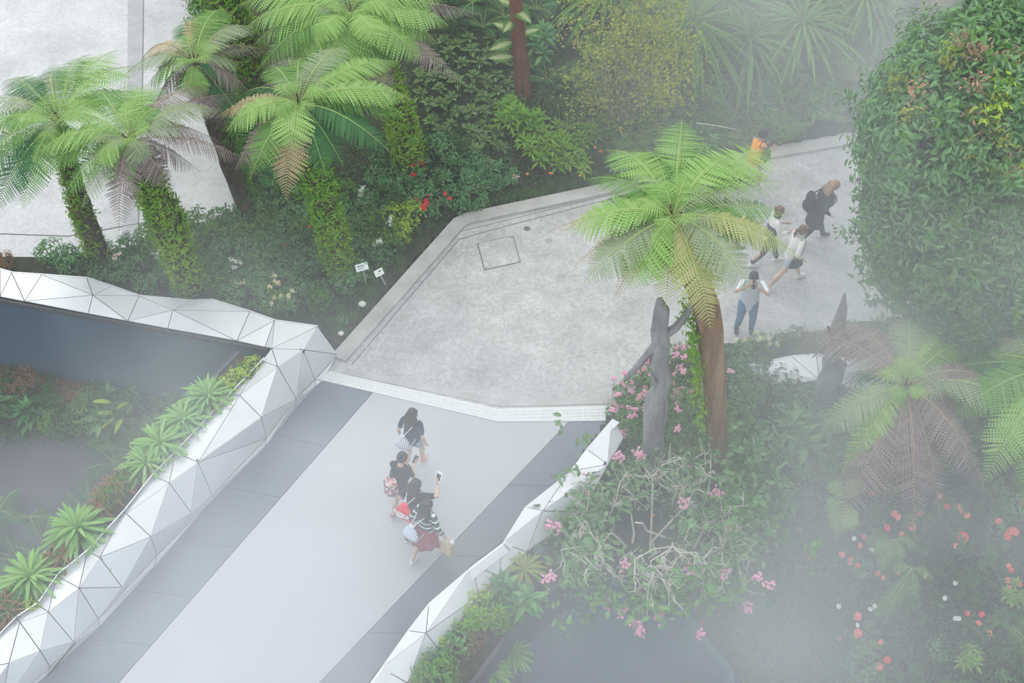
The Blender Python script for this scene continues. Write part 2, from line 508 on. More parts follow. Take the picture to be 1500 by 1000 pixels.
# sunken garden on the near side of the long wall
wl = [P(0, 437, .72), P(394, 510, .72)]
def wall_y(X): return np.interp(X, [-30, wl[0][0], wl[1][0]], [wl[0][1] + (wl[0][0] + 30) * -(wl[1][1] - wl[0][1]) / (wl[1][0] - wl[0][0]), wl[0][1], wl[1][1]])
def h_low(X, Y):
    t = wall_y(X) - Y
    m = -1.9 - 0.55 * np.clip(t - .5, 0, 2.2) - 1.5 * np.clip((t - 2.2) / 1.2, 0, 1)
    return m + wavy(X, Y, .10)
low_poly = [np.array([-22, wall_y(-22) - .05, 0]), np.array([wl[1][0] + .3, wl[1][1], 0]), np.array([wl[1][0] + .3, wl[1][1] - 3, 0]), np.array([-4, 12, 0]), np.array([-4, 5, 0]), np.array([-22, 5, 0])]
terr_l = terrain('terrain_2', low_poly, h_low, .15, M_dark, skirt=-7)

# long dark blue wall under the far parapet
q = MB(); e0, e1 = wl[0] + (wl[0] - wl[1]) * .8, wl[1] + (wl[1] - wl[0]) * .02
q.prism([e0, e1, e1 + np.array([0, .35, 0]), e0 + np.array([0, .35, 0])], -7, .62)
struct(q.obj('wall_back', M_blue))
q = MB()
strip([(-140, 411), (0, 437), (394, 510)], .05, .60, .70, M_gap, '', q)
struct(q.obj('trim_6', M_gap))

# ------------------------------------------------------------------ faceted parapets
def facets(name, verts, tris, label, gap=.014, thick=.03, back=None):
    """panels with open joints over a dark backing; verts: (px, py, z)"""
    V = [P(a, b, z) for a, b, z in verts]
    root = empty(name, tuple(V[0]))
    o0 = V[0]
    bk, pn = MB(), MB()
    cen = sum(V) / len(V)
    for t in tris:
        a, b, c = [V[i] - o0 for i in t]
        n = unit(np.cross(b - a, c - a))
        camd = np.array([0, 0, CAM_H]) - (a + o0)
        if n @ camd < 0: b, c = c, b; n = -n
        inc = (a * np.linalg.norm(b - c) + b * np.linalg.norm(c - a) + c * np.linalg.norm(a - b)) / (np.linalg.norm(b - c) + np.linalg.norm(c - a) + np.linalg.norm(a - b))
        ar = .5 * np.linalg.norm(np.cross(b - a, c - a)); s_ = .5 * (np.linalg.norm(b - c) + np.linalg.norm(c - a) + np.linalg.norm(a - b))
        r = ar / s_
        k = min(.5, gap / r)
        tri = [p + (inc - p) * k for p in (a, b, c)]
        W = [p - n * thick for p in tri]
        pn.add(tri + W, [(0, 1, 2), (5, 4, 3), (0, 3, 4, 1), (1, 4, 5, 2), (2, 5, 3, 0)])
        bk.add([p - n * thick for p in (a, b, c)] , [(0, 1, 2)])
    bk.obj('backing', M_gap, root); pn.obj('panel', M_pan, root)
    struct(root)
    return root
VB = dict(z1=(-150, 372, .75), z2=(-150, 410, .72), b1=(0, 394, .75), b2=(17, 399, .75), b3=(61, 402, .75), b4=(127, 407, .75), b5=(164, 419, .75), b6=(204, 433, .75), b7=(280, 440, .75), b8=(311, 439, .75), b9=(366, 456, .75), b10=(402, 469, .80), A=(465, 478, .95),
          n0=(-60, 425, .72), n1=(0, 434, .72), n2=(36, 441, .72), n3=(129, 459, .72), n4=(187, 470, .72), n5=(246, 481, .72), n6=(347, 499, .72), n7=(388, 508, .74), D=(398, 510, .88), m1=(136, 432, .84), m2=(253, 454, .84))
kb = list(VB)
TB = 'z1 b1 n0,z1 n0 z2,b1 b2 n1,b1 n1 n0,b2 n2 n1,b2 b3 n2,b3 m1 n2,n2 m1 n3,b3 b4 m1,b4 b5 m1,b5 b6 m1,m1 b6 n4,m1 n4 n3,b6 m2 n4,n4 m2 n5,b6 b7 m2,b7 b8 m2,b8 b9 m2,m2 b9 n6,m2 n6 n5,b9 b10 n6,b10 n7 n6,b10 D n7,b10 A D'
VL = dict(A=(465, 478, .95), B=(495, 519, .05), C=(444, 512, 1.05), D=(398, 510, .88), E=(407, 537, 1.1), F=(384, 528, .92), G=(351, 579, 1.05), H=(337, 577, .92), I=(434, 584, .3), J=(383, 611, .82), K=(390, 642, .1), 
          M=(257, 662, .92), N=(290, 677, 1.0), S=(461, 556, .04), O1=(248, 707, 1.05), O2=(223, 696, .92), P0=(180, 750, .92), P1=(185, 752, 1.0), T1=(221, 786, .78), Q0=(128, 807, .92), Q1=(146, 816, 1.0), V0=(83, 843, .92), V1=(116, 861, .92),
          W0=(54, 885, .92), W1=(71, 896, 1.0), Z0=(23, 905, .92), Z1=(29, 911, 1.0), Y1=(59, 953, .78), Y2=(13, 971, .9), K2=(311, 725, .15), K3=(280, 751, .35), K4=(230, 813, .1), U1=(179, 860, .35), X1=(108, 940, .35), X0=(144, 906, .15), YB=(74, 977, .1),
          KB=(388, 655, 0), K2B=(306, 738, 0), K4B=(226, 830, 0), X0B=(146, 918, 0), YBB=(62, 995, 0), SB=(462, 566, 0), E1=(-60, 985, 1.), E2=(-90, 1110, .78), E3=(0, 1040, .1), E4=(-160, 1190, 0), E5=(-10, 1062, 0), E6=(-150, 1060, 1.), BB=(474, 556, 0), IB=(432, 600, 0))
TL = 'A B C,A C D,C D E,D F E,F H G,F G E,E G J,C E I,C I S,C S B,E J I,G J N,G H M,G M N,J I K,N J K,N K K2,N K2 K3,N K3 O1,O1 K3 T1,T1 K3 K4,M O2 O1,M O1 N,O2 P0 P1,O2 P1 O1,P0 Q0 Q1,P0 Q1 P1,O1 T1 P1,P1 T1 Q1,Q1 T1 U1,T1 K4 U1,Q0 V0 V1,Q0 V1 Q1,Q1 V1 U1,V0 W0 W1,V0 W1 V1,V1 W1 X1,V1 X1 X0,V1 X0 U1,U1 K4 X0,W0 Z0 Z1,W0 Z1 W1,Z1 W1 Y1,W1 X1 Y1,Y1 X1 YB,Z1 Y1 Y2,Z0 E1 Z1,Z1 E1 Y2,Y2 Y1 E3,Y1 YB E3,Y2 E3 E2,Y2 E1 E2,E1 E6 E2,B S BB,S BB SB,I S SB,I SB IB,I IB KB,I K KB,K KB K2,KB K2B K2,K2 K2B K4,K2 K3 K4,K2B K4B K4,K4 K4B X0,K4B X0B X0,X0 X0B X1,X1 X0B YBB,X1 YBB YB,YB YBB E3,YBB E5 E3,E3 E5 E4,E3 E4 E2'
VR = dict(r0=(897, 613, .9), a=(859, 657, 1.), b=(835, 690, 1.), c=(769, 742, 1.), d=(736, 795, 1.), e=(692, 828, 1.), f=(628, 883, 1.), g=(597, 923, 1.), h=(558, 978, 1.), i=(520, 1030, 1.), j=(430, 1110, 1.), A2=(890, 680, 1.05), C2=(795, 748, 1.12), F2=(624, 927, 1.12),
          R1=(914, 640, .7), R2=(853, 750, .7), R3=(772, 808, .7), R4=(731, 843, .7), R5=(702, 872, .7), R6=(643, 951, .7), R7=(597, 1000, .7), R8=(500, 1110, .7))
TR = 'r0 a A2,r0 A2 R1,a b A2,b C2 A2,A2 R1 R2,A2 R2 C2,b c C2,c d C2,C2 R2 R3,C2 d R3,d e R4,d R4 R3,e R5 R4,e F2 R5,e f F2,R5 R6 F2,f g F2,g h F2,h R7 F2,F2 R7 R6,h i R7,i j R8,i R8 R7'
VT = dict(a=(1100, 536, .5), b=(1160, 522, .55), c=(1196, 519, .6), d=(1258, 528, .55), e=(1330, 520, .5), f=(1145, 564, .45), g=(1200, 556, .7), h=(1262, 572, .45), i=(1340, 570, .45))
TT = 'a b g,a g f,b c g,c d g,d h g,g h f,d e i,d i h'

def build_parapet(name, VD, TD, label, skirts=()):
    keys = list(VD); idx = {k: i for i, k in enumerate(keys)}
    tris = [[idx[k] for k in t.split()] for t in TD.split(',')]
    V = [P(*VD[k]) for k in keys]
    o0 = V[0].copy()
    root = empty(name, tuple(o0))
    bk, pn = MB(), MB()
    for t in tris:
        a, b, c = [V[i] - o0 for i in t]
        n = unit(np.cross(b - a, c - a))
        if n @ (np.array([0, 0, CAM_H]) - (a + o0)) < 0: b, c = c, b; n = -n
        la, lb, lc = np.linalg.norm(b - c), np.linalg.norm(c - a), np.linalg.norm(a - b)
        inc = (a * la + b * lb + c * lc) / (la + lb + lc)
        r = np.linalg.norm(np.cross(b - a, c - a)) / (la + lb + lc)
        k = min(.4, .008 / max(r, 1e-3))
        tri = [p + (inc - p) * k for p in (a, b, c)]
        W = [p - n * .02 for p in tri]
        pn.add(tri + W, [(0, 1, 2), (5, 4, 3), (0, 3, 4, 1), (1, 4, 5, 2), (2, 5, 3, 0)])
        bk.add([p - n * .018 for p in (a, b, c)] + [p - n * .07 for p in (a, b, c)], [(0, 1, 2), (5, 4, 3), (0, 3, 4, 1), (1, 4, 5, 2), (2, 5, 3, 0)])
    bk.obj('backing_sheet', M_gap, root); pn.obj('cladding', M_pan, root)
    for ks, zb, off in skirts:      # plain side wall below a row of edge points
        pl = [P(*VD[k]) - o0 for k in ks.split()]
        sk = MB()
        for p, q_ in zip(pl[:-1], pl[1:]):
            t = unit(q_ - p); nn = np.array([-t[1], t[0], 0]) * off
            sk.add([p, q_, (q_[0] + nn[0], q_[1] + nn[1], zb), (p[0] + nn[0], p[1] + nn[1], zb),
                    p + nn * .3, q_ + nn * .3, (q_[0] + nn[0] * 1.3, q_[1] + nn[1] * 1.3, zb), (p[0] + nn[0] * 1.3, p[1] + nn[1] * 1.3, zb)],
                   [(0, 1, 2, 3), (7, 6, 5, 4), (0, 4, 5, 1), (3, 2, 6, 7)])
        sk.obj('side_wall', M_pan, root)
    tag(root, label, 'parapet')
    return root

build_parapet('faceted_parapet', VB, TB, 'long white faceted parapet of triangular panels on top of the dark blue wall', [('z1 b1 b2 b3 b4 b5 b6 b7 b8 b9 b10 A', -.3, .1)])
build_parapet('faceted_parapet', VL, TL, 'silver faceted parapet on the bridge side lined with bromeliads', [('F H M O2 P0 Q0 V0 W0 Z0 E1 E6', .1, .06)])
build_parapet('faceted_parapet', VR, TR, 'bright white faceted parapet between the dark deck band and the pink-flowered shrub', [('r0 a b c d e f g h i j', 0, .12), ('R1 R2 R3 R4 R5 R6 R7 R8', -.2, -.1)])
build_parapet('faceted_parapet', VT, TT, 'short white faceted parapet piece behind the carved wooden trunk', [('a b c d e', -.1, .1), ('a f h i', -.1, -.05)])

def trough(name, keys, VD, wdt, ztop, zbot, label, side):
    """planting trough running along an edge row"""
    pts = [P(*VD[k])[:2] for k in keys.split()]
    L = []
    for i, p in enumerate(pts):
        d = unit(pts[min(i + 1, len(pts) - 1)] - pts[max(i - 1, 0)])
        n = np.array([-d[1], d[0]]) * side
        L.append((p, p + n * wdt))
    o0 = np.array([*pts[0], zbot])
    root = empty(name, tuple(o0)); tag(root, label, 'planter')
    so_, wa = MB(), MB()
    for (a, b), (c, d) in zip(L[:-1], L[1:]):
        a2, c2 = b + (a - b) * .1, d + (c - d) * .1
        so_.prism([a - o0[:2], c - o0[:2], c2 - o0[:2], a2 - o0[:2]], 0, ztop - .06 - zbot)
        wa.prism([a2 - o0[:2], c2 - o0[:2], d - o0[:2], b - o0[:2]], 0, ztop - zbot)
    so_.obj('soil_bed', M_soil, root); wa.obj('planter_wall', M_dark, root)
    return L
TRL = trough('bridge_planter', 'F H M O2 P0 Q0 V0 W0 Z0 E1 E6', VL, .62, .84, -.6, 'narrow planting trough holding the row of bromeliads', -1)
TRR = trough('bridge_planter', 'R2 R3 R4 R5 R6 R7 R8', VR, .75, .45, -.6, 'planting trough with yellow-green plants on the outer edge of the bridge', 1)
# ------------------------------------------------------------------ leaves
def leaf(n=4, w=.22, fold=.18, curl=.25, tip=1.0, wide=.45, wave=0.0):
    """a blade along +Y, length 1, half width w/2, folded along its midrib and curling down"""
    V, UV, F = [], [], []
    for i in range(n + 1):
        t = i / n
        ww = w * .5 * (math.sin(math.pi * min(1, t ** (math.log(.5) / math.log(wide)))) ** tip + (.06 if i == 0 else .0))
        z = -curl * t * t; y = t * (1 - .25 * curl * t)
        wz = wave * math.sin(t * 14)
        V += [(-ww, y, z + ww * fold * 2 + wz), (0, y, z), (ww, y, z + ww * fold * 2 - wz)]
        UV += [(0, t), (.5, t), (1, t)]
    for i in range(n):
        a = i * 3
        F += [(a, a + 1, a + 4, a + 3), (a + 1, a + 2, a + 5, a + 4)]
    return np.array(V), np.array(F), np.array(UV)

L_oval = leaf(3, .50, .15, .25)
L_oval4 = leaf(5, .58, .12, .30)
L_lance = leaf(4, .26, .2, .35)
L_strap = leaf(6, .13, .25, .55, .75, .55)
L_grass = leaf(4, .055, .2, .6, .6)
L_small = leaf(2, .55, .15, .2)
L_long = leaf(4, .33, .15, .35)

def rot_dirs(n, r, up0=-.2, up1=1.0):
    th = r.uniform(0, 2 * math.pi, n); z = r.uniform(up0, up1, n)
    s = np.sqrt(np.maximum(0, 1 - z * z))
    return np.stack([s * np.cos(th), s * np.sin(th), z], 1)

def frames(O, D, U, S):
    D = D / np.linalg.norm(D, axis=1)[:, None]
    X = np.cross(D, U); X /= np.linalg.norm(X, axis=1)[:, None] + 1e-9
    Z = np.cross(X, D)
    M = np.zeros((len(O), 4, 4)); S = np.asarray(S).reshape(-1, 1)
    M[:, :3, 0] = X * S; M[:, :3, 1] = D * S; M[:, :3, 2] = Z * S; M[:, :3, 3] = O; M[:, 3, 3] = 1
    return M

def clusters(r, C, N, L, k, tilt=.7, spread=.35):
    """k leaves around each cluster centre C with outward direction N"""
    n = len(C)
    O = np.repeat(C, k, 0); A = np.repeat(N, k, 0)
    J = r.normal(0, 1, (n * k, 3)); J -= A * np.sum(J * A, 1)[:, None]; J /= np.linalg.norm(J, axis=1)[:, None]
    D = A * (1 - tilt) + J * tilt + r.normal(0, .1, (n * k, 3))
    O = O + r.normal(0, 1, O.shape) * L * spread
    return frames(O, D, A + r.normal(0, .25, A.shape) + np.array([0, 0, .3]), L * r.uniform(.7, 1.15, n * k))

def shrub_data(seed, T, rad, h, n, L, k=5, tilt=.75, up=-.1, inner=.55):
    r = np.random.default_rng(seed)
    D = rot_dirs(n, r, up, 1.0)
    lump = 1 + .22 * np.sin(D[:, 0] * 5 + seed) * np.cos(D[:, 1] * 4 + seed * 2)
    q = r.uniform(inner, 1.0, n) ** .6 * lump
    C = D * q[:, None] * np.array([rad, rad, h * .62]) + np.array([0, 0, h * .38])
    m = MB(); m.inst(T, clusters(r, C, D, L, k, tilt))
    return m, C, D

def stems_data(seed, C, base_r=.05, n=7, r0=.012):
    r = np.random.default_rng(seed + 99)
    m = MB()
    for i in r.choice(len(C), min(n, len(C)), replace=False):
        c = C[i] * .9; b = np.array([c[0] * .12, c[1] * .12, 0])
        mid = (b + c) / 2 + np.array([0, 0, .1 * c[2]])
        m.tube([b, mid, c], [r0, r0 * .8, r0 * .4], 5)
    return m

# ------------------------------------------------------------------ leaf materials
LM = dict(
    dark=leaf_mat('leaf_dark', [(.035, .09, .028), (.065, .16, .045), (.11, .24, .07)], .45),
    blue=leaf_mat('leaf_bluegreen', [(.05, .16, .06), (.12, .29, .10), (.24, .44, .18)], .45),
    mid=leaf_mat('leaf_mid', [(.06, .16, .025), (.11, .26, .045), (.18, .35, .07)], .45),
    bright=leaf_mat('leaf_bright', [(.11, .28, .025), (.21, .43, .04), (.40, .58, .09)], .45, .35),
    lime=leaf_mat('leaf_lime', [(.22, .42, .03), (.40, .58, .05), (.55, .66, .10)], .45, .35),
    yellow=leaf_mat('leaf_yellowish', [(.20, .28, .06), (.36, .40, .09), (.52, .50, .15)], .5, .35),
    rust=leaf_mat('leaf_rust', [(.13, .10, .04), (.26, .14, .07), (.34, .20, .12), (.10, .15, .05)], .6),
    brom=leaf_mat('leaf_bromeliad', [(.18, .36, .10), (.27, .47, .15), (.38, .56, .22)], .4, .25),
    brown=leaf_mat('leaf_dead_frond', [(.20, .155, .15), (.28, .22, .21), (.36, .29, .26)], .8, .25),
    tree=leaf_mat('leaf_tree', [(.09, .20, .08), (.17, .32, .13), (.28, .45, .21)], .4, .3),
    purple=leaf_mat('leaf_young_red', [(.42, .22, .15), (.52, .33, .22), (.46, .44, .20)], .5),
    stripe=leaf_mat('leaf_striped', [(.012, .045, .014), (.02, .065, .018), (.03, .09, .025)], .4, .12, vein=(.36, .50, .18), vein_w=.15, edge=(.22, .38, .12)),
    varieg=leaf_mat('leaf_variegated', [(.08, .18, .05), (.12, .24, .06)], .4, .25, vein=(.42, .48, .25), vein_w=.3),
    grass=leaf_mat('leaf_grass', [(.05, .13, .03), (.08, .19, .045), (.15, .26, .08)], .5),
    pink=mat('petal_pink', (.85, .42, .58), .5, 0, .2, .3),
    palepink=mat('petal_pale', (.9, .66, .66), .5, 0, .2, .3),
    red=mat('petal_red', (.80, .03, .035), .4, 0, .3, .2),
    coral=mat('petal_coral', (.85, .16, .12), .35, 0, .4, .15),
    orange=mat('petal_orange', (.9, .28, .05), .5, 0, .2, .2),
    white=mat('petal_white', (.85, .85, .80), .5, 0, .2, .2),
    cream=mat('petal_cream', (.85, .80, .50), .5, 0, .2, .2),
    deadleaf=mat('leaf_fallen_orange', (.62, .28, .10), .6, 0, .2, .2),
)
M_stem = noise_mat('stem_green_brown', [(.07, .07, .03), (.14, .13, .06)], 8, .8)
M_twig = noise_mat('twig_pale', [(.46, .43, .36), (.68, .65, .58)], 6, .8)
M_twig2 = noise_mat('twig_grey', [(.16, .15, .11), (.27, .25, .19)], 6, .8)
M_bark = noise_mat('bark_brown', [(.12, .08, .045), (.23, .15, .09), (.34, .24, .16)], 5, .9, 8, bump=.8, bscale=22, stretch=(1, 1, .18))
M_barkd = noise_mat('bark_dark', [(.035, .03, .022), (.075, .06, .045), (.12, .10, .075)], 7, .95, 8, bump=.8, bscale=30, stretch=(1, 1, .5))
M_drift = noise_mat('weathered_wood', [(.13, .13, .13), (.24, .24, .235), (.40, .39, .37)], 3, .85, 9, bump=.9, bscale=12, stretch=(1, 1, .3), rough_n=.7)
M_red = noise_mat('bark_reddish', [(.085, .03, .018), (.15, .06, .035), (.20, .09, .06)], 5, .9, 7, bump=.5, bscale=20, stretch=(1, 1, .3))

# ------------------------------------------------------------------ plants (one of each, then copies)
PROTO = {}
def reg(kind, o):
    PROTO.setdefault(kind, []).append(o)
    return o

def plant_shrub(name, seed, T, m, rad, h, n, L, k=5, tilt=.75, flowers=None, stems=7, up=-.1):
    fo, C, D = shrub_data(seed, T, rad, h, n, L, k, tilt, up)
    root = empty(name)
    kids = [fo.obj('foliage', LM[m], root), stems_data(seed, C, n=stems).obj('stem', M_stem, root)]
    if flowers:
        fm, cnt, fr = flowers
        r = np.random.default_rng(seed + 5)
        top = np.argsort(-(D[:, 2] + r.uniform(0, .8, len(D))))[:cnt]
        for i in top:
            b = MB(); b.inst(leaf(2, .8, .1, .3), clusters(r, np.zeros((5, 3)) + r.normal(0, fr * .35, (5, 3)), np.tile(D[i] + (0, 0, .5), (5, 1)), fr, 5, .8))
            kids.append(b.obj('blossom', LM[fm], root)); kids[-1].location = tuple(C[i] * 1.04 + np.array([0, 0, L * .5]))
    KIDS[root.name] = kids
    return root

def plant_rosette(name, seed, T, m, n, L, up=.5, layers=1.0, center=None, z0=.03):
    """leaves radiating from one heart"""
    r = np.random.default_rng(seed)
    t = np.linspace(0, 1, n)
    az = np.arange(n) * 2.39996 + r.uniform(-.2, .2, n)
    el = R(8) + (R(72) - R(8)) * t ** 1.3 * layers + r.uniform(-.1, .1, n)
    D = np.stack([np.cos(az) * np.cos(el), np.sin(az) * np.cos(el), np.sin(el)], 1)
    O = D * .02 * np.ones((n, 1)) + np.array([0, 0, z0]) + np.stack([0 * t, 0 * t, .06 * t], 1)
    Ms = frames(O, D, np.tile([0, 0, 1.], (n, 1)), L * (1 - .45 * t) * r.uniform(.85, 1.1, n))
    b = MB(); b.inst(T, Ms)
    root = empty(name)
    kids = [b.obj('foliage', LM[m], root)]
    st = MB(); st.tube([(0, 0, -.03), (0, 0, z0 + .04)], [.03, .025], 6); kids.append(st.obj('stem', M_stem, root))
    if center:
        c = MB(); c.inst(T, frames(np.tile([0, 0, z0 + .05], (7, 1)) + r.normal(0, .01, (7, 3)), rot_dirs(7, r, .6, 1), np.tile([0, 0.1, 1.], (7, 1)), np.full(7, L * .33)))
        kids.append(c.obj('flower', LM[center], root))
    KIDS[root.name] = kids
    return root

def plant_multi(name, seed, T, m, heads, per, L, rad, h, rosette_up=.5):
    """several leafy heads on upright stems"""
    r = np.random.default_rng(seed)
    root = empty(name); b = MB(); st = MB()
    for i in range(heads):
        a = r.uniform(0, 6.28); q = rad * math.sqrt(r.uniform(0, 1)); hh = h * r.uniform(.55, 1.0)
        c = np.array([q * math.cos(a), q * math.sin(a), hh])
        st.tube([(c[0] * .3, c[1] * .3, 0), (c[0] * .7, c[1] * .7, hh * .5), c], [.014, .012, .009], 5)
        t = np.linspace(0, 1, per); az = np.arange(per) * 2.4 + r.uniform(0, 6)
        el = R(-5) + R(75) * t
        D = np.stack([np.cos(az) * np.cos(el), np.sin(az) * np.cos(el), np.sin(el)], 1)
        b.inst(T, frames(c + D * .01 - np.stack([0 * t, 0 * t, .12 * (1 - t)], 1), D, np.tile([0, 0, 1.], (per, 1)), L * r.uniform(.75, 1.1, per) * (1 - .3 * t)))
    KIDS[root.name] = [b.obj('foliage', LM[m], root), st.obj('stem', M_stem, root)]
    return root

def pinna_template(n=11, w=.17):
    """a toothed side leaf of a fern frond along +Y, length 1"""
    V, F, UV = [], [], []
    for k in range(n + 1):
        t = k / n
        V.append((0, t, -.10 * t * t)); UV.append((.5, t))
    b0 = len(V)
    for sgn in (-1, 1):
        for k in range(n):
            t = (k + .5) / n
            ww = w * (math.sin(math.pi * min(1., .12 + t * .88)) ** .6 if t < .9 else .45) * (1 - .35 * t)
            V.append((sgn * ww, t + .30 * ww, .05 * ww - .10 * t * t)); UV.append((.5 + sgn * .5, t))
            i = len(V) - 1
            F.append((k, k + 1, i, i) if False else ((k, i, k + 1) if sgn < 0 else (k, k + 1, i)))
    return np.array(V), np.array(F), np.array(UV)
T_pin = pinna_template(9, .10)
T_pinS = pinna_template(6, .13)

def frond_data(mb, p0, p2, arch, width, npin=30, T=None, seed=0, hang=.15, mi_r=1, start=.10, mi=0, fwd0=.15):
    """a feather-like frond from p0 to p2; width = longest side leaf"""
    r = np.random.default_rng(seed)
    p0, p2 = np.array(p0, float), np.array(p2, float)
    p1 = (p0 + p2) / 2 + np.array([0, 0, arch]) - (p2 - p0) * .05
    t = np.linspace(0, 1, 14)[:, None]
    C = (1 - t) ** 2 * p0 + 2 * t * (1 - t) * p1 + t * t * p2
    mb.tube(C, np.linspace(.013, .003, 14) * (width / .35 * .5 + .5), 5, mi=mi_r)
    s = np.linspace(start, .985, npin)
    s2 = s[:, None]
    O = (1 - s2) ** 2 * p0 + 2 * s2 * (1 - s2) * p1 + s2 * s2 * p2
    Tg = 2 * (1 - s2) * (p1 - p0) + 2 * s2 * (p2 - p1); Tg /= np.linalg.norm(Tg, axis=1)[:, None]
    side = np.cross(Tg, [0, 0, 1.0]); nl = np.linalg.norm(side, axis=1)
    side[nl < .05] = np.cross(p2 - p0, [0, 0, 1]) ; side /= np.linalg.norm(side, axis=1)[:, None] + 1e-9
    N = np.cross(side, Tg)
    wl = width * np.minimum(1, (s * 2.0 + .15)) * np.minimum(1, ((1 - s) * 2.9 + .05)) ** .85
    for sg in (-1, 1):
        f = fwd0 + .55 * s[:, None]
        D = sg * side + Tg * f - N * hang + r.normal(0, .045, O.shape)
        mb.inst(T or T_pin, frames(O, D, N, wl * r.uniform(.92, 1.05, npin)), mi)
    return mb

FM = dict(
    g=leaf_mat('frond_bright', [(.24, .43, .11), (.31, .51, .15), (.40, .58, .21)], .5, .35),
    m=leaf_mat('frond_mid', [(.13, .28, .07), (.18, .35, .09), (.24, .42, .12)], .5, .35),
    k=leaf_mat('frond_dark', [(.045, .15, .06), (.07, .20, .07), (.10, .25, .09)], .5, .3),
    y=leaf_mat('frond_yellowing', [(.36, .46, .16), (.48, .52, .22), (.58, .56, .28)], .55, .35),
    r=leaf_mat('frond_rusting', [(.50, .36, .22), (.56, .42, .26), (.42, .40, .20)], .65, .3),
    d=leaf_mat('frond_withered', [(.22, .175, .17), (.30, .245, .235), (.38, .31, .285)], .8, .3),
    p=leaf_mat('frond_pale', [(.26, .36, .20), (.34, .42, .26), (.40, .44, .30)], .6, .35),
)
M_rach = dict(g=mat('midrib_green', (.30, .38, .12), .6), d=mat('midrib_brown', (.30, .22, .14), .7))
FLAB = dict(y='yellowing frond', r='rusty brown frond', d='withered greyish frond')

def plant_fern(name, seed, m, n, L, el=(5, 55), width=.3, npin=16):
    r = np.random.default_rng(seed)
    root = empty(name); kids = []
    b = MB()
    for i in range(n):
        az = i * 2.4 + r.uniform(-.2, .2); e = R(r.uniform(*el)); l = L * r.uniform(.75, 1.1)
        tip = np.array([math.cos(az) * math.cos(e), math.sin(az) * math.cos(e), math.sin(e) * .8]) * l + (0, 0, .03)
        frond_data(b, (0, 0, .03), tip, l * .25, l * width, npin, T_pinS, seed * 50 + i, start=.08)
    kids = [b.obj('foliage', [FM[m], M_rach['g']], root)]
    KIDS[root.name] = kids
    return root

def put(kind, loc, rz, s=1.0, label=None, cat=None, group=None, tilt=0.0):
    """the first use moves the original, later ones copy it with its parts"""
    lst = PROTO[kind]
    o = lst[int(rng.integers(len(lst)))]
    if o.get('used'):
        c = copy_tree(o)
        if 'used' in c: del c['used']
    else:
        c = o; o['used'] = 1
    c.location = tuple(loc); c.rotation_euler = (tilt * rng.uniform(-1, 1), tilt * rng.uniform(-1, 1), rz); c.scale = (s, s, s)
    for kk in ('label', 'group', 'category'):
        if kk in c: del c[kk]
    tag(c, label, cat, group)
    return c
# ------------------------------------------------------------------ tree ferns
def moss_trunk(root, pts, rad, kind):
    o0 = np.array(root.location)
    pts = [np.array(p) - o0 for p in pts]
    # smooth the trunk line
    pts = np.array(pts); k = len(pts)
    tt = np.linspace(0, k - 1, 18)
    S = np.stack([np.interp(tt, range(k), pts[:, i]) for i in range(3)], 1)
    S[1:-1] = (S[:-2] + 2 * S[1:-1] + S[2:]) / 4
    rr = np.interp(tt, np.linspace(0, k - 1, len(rad)), rad)
    b = MB(); b.tube(S, rr, 16, wob=.06)
    b.obj('trunk', {'bare': M_bark, 'mossy': M_barkd, 'side': M_barkd, 'red': M_red}[kind], root, smooth=True)
    return S, rr

def moss(root, S, rr, n, m, L, seed, T=None, t0=0.0, t1=1.0, az=None, k=3, name='moss_foliage', spread=1.0):
    r = np.random.default_rng(seed)
    t = r.uniform(t0, t1, n) * (len(S) - 1)
    C = np.stack([np.interp(t, range(len(S)), S[:, i]) for i in range(3)], 1)
    a = r.uniform(0, 2 * math.pi, n) if az is None else r.normal(az[0], az[1], n)
    rad = np.interp(t, range(len(S)), rr)
    D = np.stack([np.cos(a), np.sin(a), np.full(n, -.15)], 1)
    L = L * 1.35
    C = C + D * rad[:, None] * (.92 + r.uniform(0, .32, n)[:, None] * spread)
    b = MB(); b.inst(T or L_lance, clusters(r, C, D + np.array([0, 0, -.1]), L, k, .6))
    o = b.obj(name, LM[m], root)
    return o

